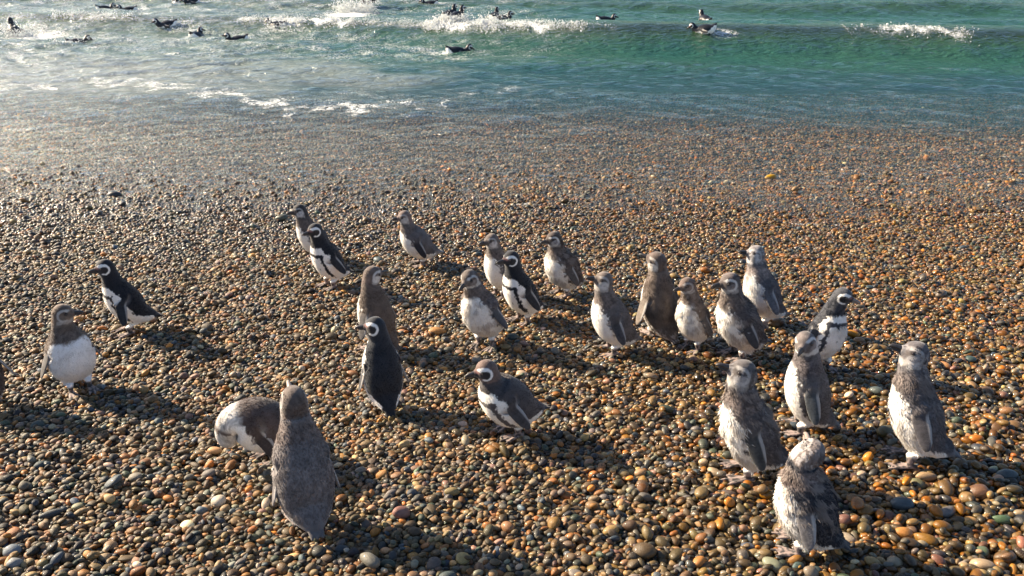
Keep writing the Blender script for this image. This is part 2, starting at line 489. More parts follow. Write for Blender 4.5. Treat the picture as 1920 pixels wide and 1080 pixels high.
def settle(specs_special):
    """drop pebbles one by one on the height map; returns arrays"""
    # sample positions
    pts = []
    dens = 4800 * FAST_PEBBLES
    ny = 440
    ye = np.linspace(1.45, 11.7, ny + 1)
    for a, b in zip(ye[:-1], ye[1:]):
        ym = (a + b) / 2
        hw = half_w(ym, float(zb(ym))) + (.45 if ym < 9 else .25)
        dd = dens * (1.0 if ym < 6.5 else 1.0 - .45 * min(1, (ym - 6.5) / 2.5) - .3 * max(0, min(1, (ym - 9.5) / 2.2)))
        n = rng.poisson(dd * (b - a) * 2 * hw)
        x = rng.uniform(-hw, hw, n); y = rng.uniform(a, b, n)
        pts.append(np.stack([x, y], 1))
    pts = np.concatenate(pts)
    n = len(pts)
    rng.shuffle(pts)
    X = pts[:, 0]; Y = pts[:, 1]
    sf = 0.90 + 0.27 * ss(-0.5, 2.5, X) * ss(4.2, 2.0, Y) + 0.05 * ss(3.0, 1.8, Y) + .12 * ss(6, 9, Y)
    a = 0.0122 * sf * np.exp(rng.normal(0, .30, n))
    big = rng.random(n) < 0.02
    a[big] *= rng.uniform(1.2, 1.65, big.sum())
    br = np.clip(rng.normal(.70, .12, n), .38, .98)
    cr = np.clip(rng.normal(.56, .10, n), .30, .85)
    b = a * br; c = np.minimum(a * cr, b * .95)
    yaw = rng.uniform(0, math.pi, n)
    # gentle preferred orientation along the beach
    yaw = np.where(rng.random(n) < .55, rng.normal(0.1, .5, n), yaw)
    wp = np.array([p[2] for p in PALETTE]); wp = wp / wp.sum()
    ci = rng.choice(len(PALETTE), n, p=wp)
    # the dry left is greyer, the wet right is more orange
    grey = np.array([4, 5, 0, 7, 6, 8])
    sw = (rng.random(n) < .30 * ss(0.5, -2.5, X)) & np.isin(ci, (1, 2, 3))
    ci[sw] = rng.choice(grey, sw.sum())
    sw = (rng.random(n) < .40 * ss(-.2, 2.2, X)) & np.isin(ci, (4, 5, 6))
    ci[sw] = rng.choice(np.array([2, 1, 2, 3, 8, 0]), sw.sum())
    jit = (rng.random((n, 3, 2)) - .5) * 0.05
    Zc = np.zeros(n, np.float32); TX = np.zeros(n, np.float32); TY = np.zeros(n, np.float32)
    # templates
    tpl = {}

    def template(ai, bi, yi):
        key = (ai, bi, yi)
        t = tpl.get(key)
        if t is None:
            aa = ai * .001; bb = bi * .001; yy = yi * math.pi / 12
            rr = int(math.ceil(aa / CELL))
            g = np.arange(-rr, rr + 1) * CELL
            gx, gy = np.meshgrid(g, g)
            u = gx * math.cos(yy) + gy * math.sin(yy); w = -gx * math.sin(yy) + gy * math.cos(yy)
            q = (u / aa) ** 2 + (w / bb) ** 2
            top = np.where(q < 1, np.sqrt(np.clip(1 - q, 0, 1)), -50).astype(np.float32)
            t = (rr, top, gx.astype(np.float32), gy.astype(np.float32))
            tpl[key] = t
        return t
    al = a.tolist(); bl = b.tolist(); cl = c.tolist(); yl = yaw.tolist(); Xl = X.tolist(); Yl = Y.tolist()
    jl = jit.tolist()
    H = HM
    lim_x = GW - 16; lim_y = GH - 16
    # coarse access through python lists is slow; index numpy with item()
    Hi = H.item
    for i in range(n):
        ai = al[i]; bi = bl[i]
        cy = math.cos(yl[i]); sy = math.sin(yl[i])
        ux = .6 * ai * cy / CELL; uy = .6 * ai * sy / CELL
        vx = -.6 * bi * sy / CELL; vy = .6 * bi * cy / CELL
        best = None
        for k in range(3):
            px = Xl[i] + jl[i][k][0]; py = Yl[i] + jl[i][k][1]
            gx = (px - GX0) / CELL; gy = (py - GY0) / CELL
            ix = int(gx); iy = int(gy)
            if ix < 16 or iy < 16 or ix > lim_x or iy > lim_y: continue
            h0 = Hi(iy, ix)
            h1 = Hi(int(gy + uy), int(gx + ux)); h2 = Hi(int(gy - uy), int(gx - ux))
            h3 = Hi(int(gy + vy), int(gx + vx)); h4 = Hi(int(gy - vy), int(gx - vx))
            s = h0 + .5 * (h1 + h2 + h3 + h4) + .5 * max(h0, h1, h2, h3, h4)
            if best is None or s < best[0]: best = (s, px, py, ix, iy, h0, h1, h2, h3, h4)
        if best is None:
            Zc[i] = -9; continue
        s, px, py, ix, iy, h0, h1, h2, h3, h4 = best
        ta = max(-.55, min(.55, (h1 - h2) / (1.2 * ai)))
        tb = max(-.55, min(.55, (h3 - h4) / (1.2 * bi)))
        sup = 0.30 * h0 + .175 * (h1 + h2 + h3 + h4)
        zc = max(sup, h0 - .004) + cl[i] * 0.72
        Xl[i] = px; Yl[i] = py
        sx = ta * cy - tb * sy; sy2 = ta * sy + tb * cy
        Zc[i] = zc; TX[i] = sx; TY[i] = sy2
        rr, top, tgx, tgy = template(int(ai * 1000 + .5), int(bi * 1000 + .5), int(yl[i] * 12 / math.pi + .5) % 12)
        win = H[iy - rr:iy + rr + 1, ix - rr:ix + rr + 1]
        np.maximum(win, zc + top * cl[i] + sx * tgx + sy2 * tgy, out=win)
    ok = Zc > -5
    A = dict(x=np.array(Xl), y=np.array(Yl), z=Zc, a=a, b=b, c=c, yaw=yaw, tx=TX, ty=TY, ci=ci)
    A = {k: v[ok] for k, v in A.items()}
    A['order'] = np.arange(n)[ok]
    return A


def wetness(x, y):
    e = 0.25 * w_edge(x * .7, y * .7)
    w = ss(-1.2, 1.8, x + .4 * e - 0.35 * (2.6 - y)) * .75 + ss(4.5, 5.8, y + e - .25 * ss(0, 2, x))
    return np.clip(0.10 + w, 0, 1)


def rot_from(yaw, tx, ty):
    # normal tilted by slopes, long axis along yaw
    n = np.stack([-tx, -ty, np.ones_like(tx)], 1); n /= np.linalg.norm(n, axis=1)[:, None]
    u = np.stack([np.cos(yaw), np.sin(yaw), 0 * yaw], 1)
    u = u - (u * n).sum(1)[:, None] * n; u /= np.linalg.norm(u, axis=1)[:, None]
    v = np.cross(n, u)
    # matrix columns u v n -> euler XYZ
    sy = -u[:, 2]
    ey = np.arcsin(np.clip(sy, -1, 1))
    ex = np.arctan2(v[:, 2], n[:, 2])
    ez = np.arctan2(u[:, 1], u[:, 0])
    return np.stack([ex, ey, ez], 1)


# particular stones seen in the photo: x, y, half length, width ratio, thick ratio, yaw, palette-like colour, label
SPECIAL = []   # filled below by table SP


def build_pebbles():
    t = time.time()
    A = settle(None)
    x, y = A['x'], A['y']
    base = zb(y)
    rot = rot_from(A['yaw'], A['tx'], A['ty'] - .0734 * (y < 6.5))
    pal = np.array([p[1] for p in PALETTE])
    col = .76 * pal[A['ci']] * np.exp(rng.normal(0, .34, len(x)))[:, None] * np.exp(rng.normal(0, .06, (len(x), 3)))
    wet = np.clip(wetness(x, y) * (1 - .85 * ss(5.9, 6.6, y)) + rng.normal(0, .10, len(x)), 0, 1)
    vi = rng.integers(0, 12, len(x))
    z = A['z'] + base
    # flip long axis end for end at random so variants differ
    shapes = make_pebble_meshes(None)
    m_inst = pebble_mat('pebble_stone', 'INST'); m_obj = pebble_mat('pebble_stone_single', 'OBJ')
    # single out the ones that show largest
    hm = HM[np.clip(((y - GY0) / CELL).astype(int), 0, GH - 1), np.clip(((x - GX0) / CELL).astype(int), 0, GW - 1)]
    on_top = (A['z'] + A['c'] * .9) >= hm - .004
    Z = y * math.cos(R(25)) + (CAM_H - z) * math.sin(R(25))
    V = -y * math.sin(R(25)) - (z - CAM_H) * math.cos(R(25))
    u = x / Z; v = V / Z
    inside = (np.abs(u) < .63) & (np.abs(v) < .352)
    dfeet = np.full(len(x), 9.)
    for p in PENGUINS:
        dfeet = np.minimum(dfeet, np.hypot(x - p['x'], y - p['y']))
    for s in SP:
        dfeet = np.where(np.hypot(x - s[0], y - s[1]) < s[2] + .02, 0, dfeet)
    score = A['a'] * A['b'] / Z ** 2 * on_top * inside * (dfeet > .05)
    nsel = 300 - len(SP)
    sel = np.argsort(-score)[:nsel]
    keep = np.ones(len(x), bool); keep[sel] = False
    # clear room for the particular stones
    for s in SP:
        d = np.hypot(x - s[0], y - s[1])
        keep &= ~((d < s[2] * .75) & (A['z'] > .02))
    # --- the mass
    prot = bpy.data.collections.new('pebble_shapes')
    for i, me in enumerate(shapes):
        m2 = me.copy(); m2.materials.append(m_inst)
        o = bpy.data.objects.new('pebble_shape_%02d' % i, m2); prot.objects.link(o)
    k = keep
    me = bpy.data.meshes.new('pebbles')
    P = np.stack([x[k], y[k], z[k]], 1).astype(np.float32)
    me.vertices.add(len(P)); me.vertices.foreach_set('co', P.ravel())
    def va(nm, typ, dat, key):
        a = me.attributes.new(nm, typ, 'POINT'); a.data.foreach_set(key, np.ascontiguousarray(dat).ravel())
    va('prot', 'FLOAT_VECTOR', rot[k].astype(np.float32), 'vector')
    va('pscl', 'FLOAT_VECTOR', np.stack([A['a'], A['b'], A['c']], 1)[k].astype(np.float32), 'vector')
    va('pcol', 'FLOAT_VECTOR', col[k].astype(np.float32), 'vector')
    va('wet', 'FLOAT', wet[k].astype(np.float32), 'value')
    va('pvi', 'INT', vi[k].astype(np.int32), 'value')
    o = bpy.data.objects.new('pebbles', me); COL.objects.link(o)
    tag(o, 'thick layer of small rounded brown, orange and grey pebbles covering the beach', 'pebbles', kind='stuff')
    ng = bpy.data.node_groups.new('pebble_scatter', 'GeometryNodeTree')
    ng.interface.new_socket('Geometry', in_out='INPUT', socket_type='NodeSocketGeometry')
    ng.interface.new_socket('Geometry', in_out='OUTPUT', socket_type='NodeSocketGeometry')
    gi = ng.nodes.new('NodeGroupInput'); go = ng.nodes.new('NodeGroupOutput')
    m2p = ng.nodes.new('GeometryNodeMeshToPoints')
    iop = ng.nodes.new('GeometryNodeInstanceOnPoints')
    ci = ng.nodes.new('GeometryNodeCollectionInfo'); ci.inputs['Collection'].default_value = prot
    ci.inputs['Separate Children'].default_value = True; ci.inputs['Reset Children'].default_value = True
    def att(nm, typ):
        n = ng.nodes.new('GeometryNodeInputNamedAttribute'); n.data_type = typ; n.inputs['Name'].default_value = nm
        return n.outputs['Attribute']
    L = ng.links
    L.new(gi.outputs[0], m2p.inputs['Mesh']); L.new(m2p.outputs[0], iop.inputs['Points'])
    L.new(ci.outputs[0], iop.inputs['Instance']); iop.inputs['Pick Instance'].default_value = True
    L.new(att('pvi', 'INT'), iop.inputs['Instance Index'])
    e2r = ng.nodes.new('FunctionNodeEulerToRotation'); L.new(att('prot', 'FLOAT_VECTOR'), e2r.inputs[0])
    L.new(e2r.outputs[0], iop.inputs['Rotation']); L.new(att('pscl', 'FLOAT_VECTOR'), iop.inputs['Scale'])
    L.new(iop.outputs[0], go.inputs[0])
    md = o.modifiers.new('scatter', 'NODES'); md.node_group = ng
    # --- singled out stones
    for mshape in shapes: mshape.materials.append(m_obj)
    seen = {}
    def single(px, py, pz, a, b, c, er, colr, w, shape, label, grp):
        ob = bpy.data.objects.new('pebble', shape); COL.objects.link(ob)
        ob.location = (px, py, pz); ob.rotation_euler = er; ob.scale = (a, b, c)
        ob.color = (*[float(q) for q in colr], float(w))
        tag(ob, label, 'pebble', grp)
    def where(px, py, kth=0):
        best = sorted(PENGUINS, key=lambda p: math.hypot(px - p['x'], (py - p['y'])))[kth]
        dx = px - best['x']; dy = py - best['y']
        d = math.hypot(dx, dy)
        an = math.degrees(math.atan2(dy, dx)) % 360
        side = ['right of', 'behind right of', 'behind', 'behind left of', 'left of', 'front left of', 'in front of', 'front right of'][int((an + 22.5) // 45) % 8]
        far = 'close' if d < .24 else ('some way' if d < .5 else 'well')
        return f"{far} {side} {best['short']}"
    for j in sel:
        cw = PALETTE[A['ci'][j]][0]
        ratio = A['b'][j] / A['a'][j]
        shp = 'long' if ratio < .58 else ('oval' if ratio < .8 else 'round')
        sz = 'large' if A['a'][j] > .0285 else ('middling' if A['a'][j] > .0235 else 'smaller')
        lum = col[j].sum() / pal[A['ci'][j]].sum()
        tone = 'pale' if lum > 1.15 else ('dull' if lum < .85 else 'plain')
        rn = rot[j][2] % math.pi
        lie = '' if ratio > .8 else (' level' if rn < .4 or rn > 2.75 else (' slanting' if rn < 1.1 or rn > 2.0 else ' upright'))
        lab = f"{sz} {tone} {cw} {shp} pebble{lie} {where(x[j], y[j])}"
        for kk in range(1, 6):
            if lab not in seen: break
            lab = f"{sz} {tone} {cw} {shp} pebble{lie} {where(x[j], y[j], kk)}"
        if len(lab.split()) > 16: lab = lab.replace(' plain ', ' ', 1).replace('middling ', '').replace('smaller ', 'small ')
        if len(lab.split()) > 16: lab = lab.replace('some way ', '')
        seen[lab] = seen.get(lab, 0) + 1
        single(x[j], y[j], z[j], A['a'][j], A['b'][j], A['c'][j], rot[j], col[j], wet[j], shapes[vi[j]], lab, 'larger pebbles lying on the foreground shingle')
    for s in SP:
        px, py, a, br, cr, yw, colr, lab = s
        h = float(HM[int((py - GY0) / CELL) - 2:int((py - GY0) / CELL) + 3, int((px - GX0) / CELL) - 2:int((px - GX0) / CELL) + 3].mean())
        pz = float(zb(py)) + h * .55 + .010 + a * cr * .25
        single(px, py, pz, a, a * br, a * cr, (R(rnd.uniform(-8, 8)), R(rnd.uniform(-8, 8)), R(yw)), colr,
               float(wetness(px, py)), shapes[rnd.randrange(12)], lab, 'larger pebbles lying on the foreground shingle')
    print('pebbles', len(x), 'mean layer', float(HM[GH // 6:GH // 2, GW // 3:2 * GW // 3].mean()), round(time.time() - t, 1), 's')


def ground_h(x, y, r=.03):
    ix = int((x - GX0) / CELL); iy = int((y - GY0) / CELL); k = max(1, int(r / CELL))
    return float(zb(y)) + float(np.percentile(HM[iy - k:iy + k + 1, ix - k:ix + k + 1], 82))


# ------------------------------------------------------------------ water
def build_water(mat):
    ny, nx = 980, 760
    # perspective-friendly row spacing
    t = np.linspace(0, 1, ny)
    ys = 5.0 + 22.0 * (0.42 * t + 0.58 * t ** 2.2)
    ys = np.concatenate([ys, np.array([29, 33, 40, 60, 110, 300, 1400.])])
    u = np.linspace(-1, 1, nx)
    hw = (0.64 * (ys * .906 + .9) + .8)
    u = np.concatenate([[-1500 / 1.0], u, [1500]])
    Y = np.repeat(ys[:, None], nx + 2, 1)
    X = u[None, :] * hw[:, None]
    Xc = np.clip(X, -40, 40)
    z, cr, d = sea_height(Xc, np.minimum(Y, 60))
    base = zb(Y)
    e = w_edge(Xc * .8, 0 * Xc)
    e2 = Waves(31, 8, .15, .6)(Xc, Y * .3)
    ye = 5.75 - .05 * Xc + 0.16 * e + .05 * e2          # upper limit of the film of water
    lay = ss(0, 1.6, Y - ye)
    ps = Waves(33, 40, .09, .32)(Xc, Y)
    filmz = base + .009 + .014 * ss(-.1, .5, Y - ye) + .014 * ss(.4, 1.8, Y - ye) + .0024 * ps * ss(.0, .8, Y - ye)
    filmz = np.where(Y < ye - .25, base - .03, filmz)
    k = .012
    hgap = np.clip(.5 + .5 * (z - filmz) / k, 0, 1)
    zz = filmz * (1 - hgap) + z * hgap + k * hgap * (1 - hgap)
    depth = np.clip(zz - base - MH * .6, 0, None)
    film = ss(11.0, 7.8, Y)
    depth = depth + .07 * ss(9.0, 10.7, Y + .22 * Xc) + .50 * ss(12.7, 14.3, Y + .14 * Xc)
    # foam
    cm = ss(.15, .75, .5 + .5 * w_foam(Xc * .8, 0 * Xc)) 
    along = np.clip(.78 * ss(-6.2, -5.2, Xc) * ss(-2.7, -3.6, Xc) + .42 * ss(-3.6, -2.7, Xc) * ss(-1.6, -2.2, Xc) + 1.0 * ss(-2.1, -1.4, Xc) * ss(.9, .3, Xc) + .52 * ss(.2, .7, Xc) * ss(2.0, 1.1, Xc) + .5 * ss(-10, -9.2, Xc) * ss(-7.5, -8.4, Xc) + .52 * ss(5.7, 6.3, Xc) * ss(8.2, 7.4, Xc), 0, 1)
    crest = np.exp(-((d + .20 + .10 * w_foam(Xc * 3.1, 0 * Xc)) / .27) ** 2) * along * (0.52 + .48 * cm)
    wash = np.exp(-(np.clip(d, 0, None) / 1.2) ** 2) * (d > 0) * along * .42
    yl = 10.6 + .9 * np.exp(-((Xc + 7.2) / 2.5) ** 2) - .55 * np.exp(-((Xc + 1.8) / 1.6) ** 2) + .35 * e + .12 * e2 - .5 * ss(1.5, 7, Xc)
    lace = np.exp(-((Y - yl) / .34) ** 2) * (.30 * ss(1.2, -1.2, Xc) + .14) + .26 * np.exp(-((Y - yl - .8) / .6) ** 2) * ss(1, -2, Xc)
    lace = lace * (.55 + .45 * ss(-.8, .8, w_foam(Xc * 2.1, Y * 2.1)))
    rim = .40 * np.exp(-((Y - ye - .05) / .06) ** 2)
    leftchop = .20 * ss(-1, -5, Xc) * ss(12.5, 13.5, Y) * ss(20, 17, Y) * (.6 + .4 * w_foam(Xc, Y))
    glare_tint = .66 * ss(-.3, -3.5, Xc + .8 * w_foam(Xc * .5, Y * .5)) * ss(8.6, 10.6, Y + .3 * e) * ss(14.5, 12.5, Y) + .15 * ss(-1, -5, Xc) * ss(12.5, 14, Y) * (.7 + .3 * w_foam(Xc, Y))  # left-hand mask for the sky glare painted into the water
    glare_tint = np.clip(glare_tint + .25 * ss(-3, -6, Xc) * ss(7, 9, Y), 0, 1)
    wake = np.zeros_like(Xc)
    for _w in SW:
        _a = R(_w[2]); _dx = Xc - _w[0]; _dy = Y - _w[1]
        _u = _dx * math.cos(_a) + _dy * math.sin(_a); _v = -_dx * math.sin(_a) + _dy * math.cos(_a)
        wake = np.maximum(wake, .50 * np.exp(-((_u + .15) / .42) ** 2 - (_v / .20) ** 2))
    splash = .95 * np.exp(-(((Xc + 3.55) / .65) ** 2 + ((Y - 18.6) / 1.2) ** 2)) + .8 * np.exp(-(((Xc + 9.4) / .6) ** 2 + ((Y - 16.4) / .8) ** 2))
    back = .27 + .05 * w_foam(Xc * 1.3, Y * 1.3)
    foam = np.clip(np.maximum.reduce([crest, wash, lace, rim, leftchop, splash, wake, back * ss(12, 14, Y) * ss(6, -2, Xc) + 0 * Y]), 0, 1)
    V = np.stack([X.ravel(), Y.ravel(), zz.ravel()], 1)
    nxx = nx + 2; nyy = len(ys)
    i = np.arange(nxx * nyy).reshape(nyy, nxx)
    F = np.stack([i[:-1, :-1].ravel(), i[:-1, 1:].ravel(), i[1:, 1:].ravel(), i[1:, :-1].ravel()], 1)
    me = mesh_np('sea_water', V, F, attrs=dict(depth=depth.ravel(), foam=foam.ravel(), glare_tint=glare_tint.ravel(), film=film.ravel(), crest=np.clip(cr, 0, 1).ravel()))
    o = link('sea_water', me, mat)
    tag(o, 'green sea with one low breaking wave and a clear film of backwash over the pebbles', 'sea', kind='structure')


def build_spray(mat):
    bm = bmesh.new(); bmesh.ops.create_icosphere(bm, subdivisions=1, radius=1)
    bv = np.array([v.co[:] for v in bm.verts]); bf = np.array([[v.index for v in f.verts] for f in bm.faces]); bm.free()
    g = np.random.default_rng(5)
    P = []; S = []
    def add(p, s): P.append(p); S.append(s)
    # broken crest
    for (x0, x1, n, hh, sz) in ((-5.6, -3.2, 3000, .05, .0058), (-3.4, -.9, 1500, .035, .0050), (-1.7, .5, 7000, .075, .0066), (.4, 1.9, 1200, .03, .0052),
                                (5.9, 8.1, 900, .025, .0050), (-9.8, -7.8, 1800, .06, .0062)):
        xs = g.uniform(x0, x1, n)
        cl = .5 + .5 * w_foam(xs * 2.2, xs * 0)
        k = g.random(n) < np.clip(cl, .12, 1)
        xs = xs[k]
        d = -.2 + g.normal(0, .17, len(xs))
        ys = crest_y(xs) + d
        z = sea_height(xs, ys)[0]
        hgt = np.abs(g.normal(0, 1, len(xs))) * hh * np.clip(.5 + .5 * w_foam(xs * 3, xs * 0 + 4), .15, 1)
        for a, b, c, h in zip(xs, ys, z, hgt): add((a, b, c + h), sz * g.lognormal(0, .45))
    # splashes thrown by penguins
    for (cx, cy, n, rr, hh) in ((-3.60, 19.4, 7000, .42, .34), (-9.75, 16.45, 1500, .28, .20), (-1.15, 16.5, 1400, .3, .14), (-.3, 16.9, 500, .22, .10), (-4.7, 16.9, 400, .25, .1), (-6.9, 17.2, 120, .3, .06), (-8.2, 15.4, 150, .3, .06)):
        a = g.uniform(0, 6.283, n); r = rr * np.sqrt(g.random(n)) * (.6 + .6 * g.random(n))
        xs = cx + r * np.cos(a) * 1.2; ys = cy + r * np.sin(a)
        z = sea_height(xs, ys)[0]
        hgt = np.abs(g.normal(0, .5, n)) * hh * (.4 + r / rr)
        for p in zip(xs, ys, z + hgt): add(p, .0058 * g.lognormal(0, .5))
    P = np.array(P); S = np.array(S)
    nrot = g.uniform(.6, 1.5, (len(P), 1, 3))
    V = (bv[None] * (1.0) * S[:, None, None] * nrot + P[:, None]).reshape(-1, 3)
    F = (bf[None] + (np.arange(len(P)) * len(bv))[:, None, None]).reshape(-1, 3)
    o = link('sea_spray', mesh_np('sea_spray', V, F), mat)
    tag(o, 'white foam and drops thrown up along the breaking wave and by the splashing penguins', 'sea foam', kind='stuff')


# ------------------------------------------------------------------ penguin rest body
SPINE = [  # x, z, half depth, half width
    (-.113, .040, .004, .010), (-.107, .044, .011, .021), (-.094, .055, .022, .036), (-.072, .072, .040, .053), (-.046, .090, .061, .071),
    (-.024, .120, .077, .085), (-.008, .165, .089, .094), (-.002, .215, .090, .093), (.000, .260, .083, .086),
    (-.002, .298, .070, .074), (-.004, .328, .058, .062), (-.004, .352, .051, .053), (-.001, .374, .047, .046),
    (.003, .396, .044, .042), (.008, .418, .046, .042), (.011, .438, .046, .040), (.011, .455, .040, .034), (.010, .468, .028, .023), (.010, .476, .011, .010)]
SH0 = np.array([-.006, .060, .292])
FD = np.array([-.10, math.sin(R(32)), -math.cos(R(32))]); FD = FD / np.linalg.norm(FD)
FC = np.array([1.0, 0, -.0]); FC = FC - FC @ FD * FD; FC /= np.linalg.norm(FC)
FN = np.cross(FC, FD)
FL = .182


def loft(bm, rings):
    """rings: list of Nx3 arrays, all the same length; closed with fans"""
    vs_ = []
    for r in rings:
        vs_.append([bm.verts.new(p) for p in r])
    n = len(vs_[0])
    for a, b in zip(vs_[:-1], vs_[1:]):
        for i in range(n):
            bm.faces.new((a[i], a[(i + 1) % n], b[(i + 1) % n], b[i]))
    bm.faces.new(list(reversed(vs_[0]))); bm.faces.new(vs_[-1])


def ell(c, u, v, a, b, n=24):
    t = np.linspace(0, 2 * math.pi, n, endpoint=False)
    return np.array(c)[None] + np.cos(t)[:, None] * np.array(u)[None] * a + np.sin(t)[:, None] * np.array(v)[None] * b


def tube(bm, pts, rad, side=(0, 1, 0), n=14):
    pts = [np.array(p, float) for p in pts]
    rings = []
    for i, p in enumerate(pts):
        d = pts[min(i + 1, len(pts) - 1)] - pts[max(i - 1, 0)]; d /= np.linalg.norm(d)
        s = np.array(side, float); s = s - s @ d * d; s /= np.linalg.norm(s)
        w = np.cross(d, s)
        a, b = rad[i] if isinstance(rad[i], tuple) else (rad[i], rad[i])
        rings.append(ell(p, s, w, a, b, n))
    loft(bm, rings)


def rest_body(voxel=.0032):
    bm = bmesh.new()
    S = np.array(SPINE)
    # smooth resample
    t = np.arange(len(S)); tt = np.linspace(0, len(S) - 1, 70)
    Q = np.stack([np.interp(tt, t, S[:, k]) for k in range(4)], 1)
    for _ in range(3):
        Q[1:-1] = .25 * Q[:-2] + .5 * Q[1:-1] + .25 * Q[2:]
    rings = []
    for i, q in enumerate(Q):
        a = Q[max(i - 1, 0)]; b = Q[min(i + 1, len(Q) - 1)]
        d = np.array([b[0] - a[0], 0, b[1] - a[1]]); d /= np.linalg.norm(d)
        f = np.array([d[2], 0, -d[0]])
        tt_ = np.linspace(0, 2 * math.pi, 40, endpoint=False)
        cx = np.cos(tt_); sy = np.sin(tt_)
        rings.append(np.array([q[0], 0, q[1]])[None] + cx[:, None] * f[None] * q[2] + sy[:, None] * np.array([0, 1., 0])[None] * q[3])
    loft(bm, rings)
    # tail feathers
    for k in (-1, 0, 1):
        tube(bm, [(-.08, .010 * k, .064), (-.108, .013 * k, .044), (-.128, .017 * k, .027)], [(.016, .010), (.012, .006), (.004, .003)], n=10)
    # cheeks and brow, bill base
    tube(bm, [(.018, 0, .430), (.044, 0, .429), (.064, 0, .4265)], [(.030, .030), (.0205, .0235), (.0125, .0150)])
    for s in (-1, 1):
        sh = SH0 * np.array([1, s, 1]); fd = FD * np.array([1, s, 1]); fc = FC; fn = np.cross(fc, fd)
        prof = [(-.02, .016, .012), (.0, .020, .013), (.02, .022, .010), (.05, .0275, .0070), (.085, .0300, .0060), (.12, .0285, .0055), (.150, .0240, .0048), (.170, .016, .0040), (.181, .008, .003)]
        rings = []
        for (u, w, th) in prof:
            back = -.006 * math.sin(u / FL * 3.0) - .010 * (max(u, 0) / FL) ** 2
            rings.append(ell(sh + fd * u + fc * back, fc, fn, w, th, 18))
        loft(bm, rings)
        # leg and webbed foot
        tube(bm, [(-.005, s * .040, .115), (.0, s * .041, .075), (.006, s * .041, .045), (.008, s * .042, .026), (.006, s * .042, .012)],
             [(.030, .038), (.025, .030), (.0155, .017), (.0105, .0105), (.010, .009)])
        tube(bm, [(-.014, s * .042, .010), (.004, s * .042, .011), (.030, s * .045, .0075), (.058, s * .048, .0045)], [(.007, .007), (.012, .009), (.019, .0045), (.024, .0026)])
        for ang, ln in ((-20, .072), (0, .080), (22, .070)):
            dx = math.cos(R(ang)); dy = math.sin(R(ang))
            pts = [(.0 + dx * l, s * .043 + dy * l, z) for l, z in ((0, .010), (ln * .5, .0085), (ln * .85, .0058), (ln, .0045))]
            tube(bm, pts, [.0065, .0055, .0048, .0028], n=8)
    me = bpy.data.meshes.new('tmp'); bm.normal_update(); bm.to_mesh(me); bm.free()
    ob = bpy.data.objects.new('tmp', me); COL.objects.link(ob)
    md = ob.modifiers.new('r', 'REMESH'); md.mode = 'VOXEL'; md.voxel_size = voxel; md.use_smooth_shade = True
    dg = bpy.context.evaluated_depsgraph_get()
    ev = ob.evaluated_get(dg); m2 = ev.to_mesh()
    V = np.zeros(len(m2.vertices) * 3, np.float32); m2.vertices.foreach_get('co', V); V = V.reshape(-1, 3).astype(float)
    F = np.zeros(len(m2.loops), np.int32); m2.loops.foreach_get('vertex_index', F)
    F = F.reshape(-1, 4)
    E = np.zeros(len(m2.edges) * 2, np.int32); m2.edges.foreach_get('vertices', E); E = E.reshape(-1, 2)
    ev.to_mesh_clear(); bpy.data.objects.remove(ob); bpy.data.meshes.remove(me)
    # smooth, but keep toes and flipper
    deg = np.zeros(len(V)); np.add.at(deg, E[:, 0], 1); np.add.at(deg, E[:, 1], 1)
    wl = ss(.02, .06, V[:, 2])[:, None]
    for it in range(5):
        acc = np.zeros_like(V); np.add.at(acc, E[:, 0], V[E[:, 1]]); np.add.at(acc, E[:, 1], V[E[:, 0]])
        V = V + (acc / deg[:, None] - V) * .5 * wl
    return V, F


def flip_weight(V):
    s = np.where(V[:, 1] >= 0, 1., -1.)
    r = V * np.stack([np.ones_like(s), s, np.ones_like(s)], 1) - SH0
    u = r @ FD; n = np.abs(r @ FN); c = r @ FC
    w = ss(.028, .075, u) * ss(.016, .010, n) * (np.abs(c) < .05) * (u < FL + .03)
    return w, u, r @ FN, c, s


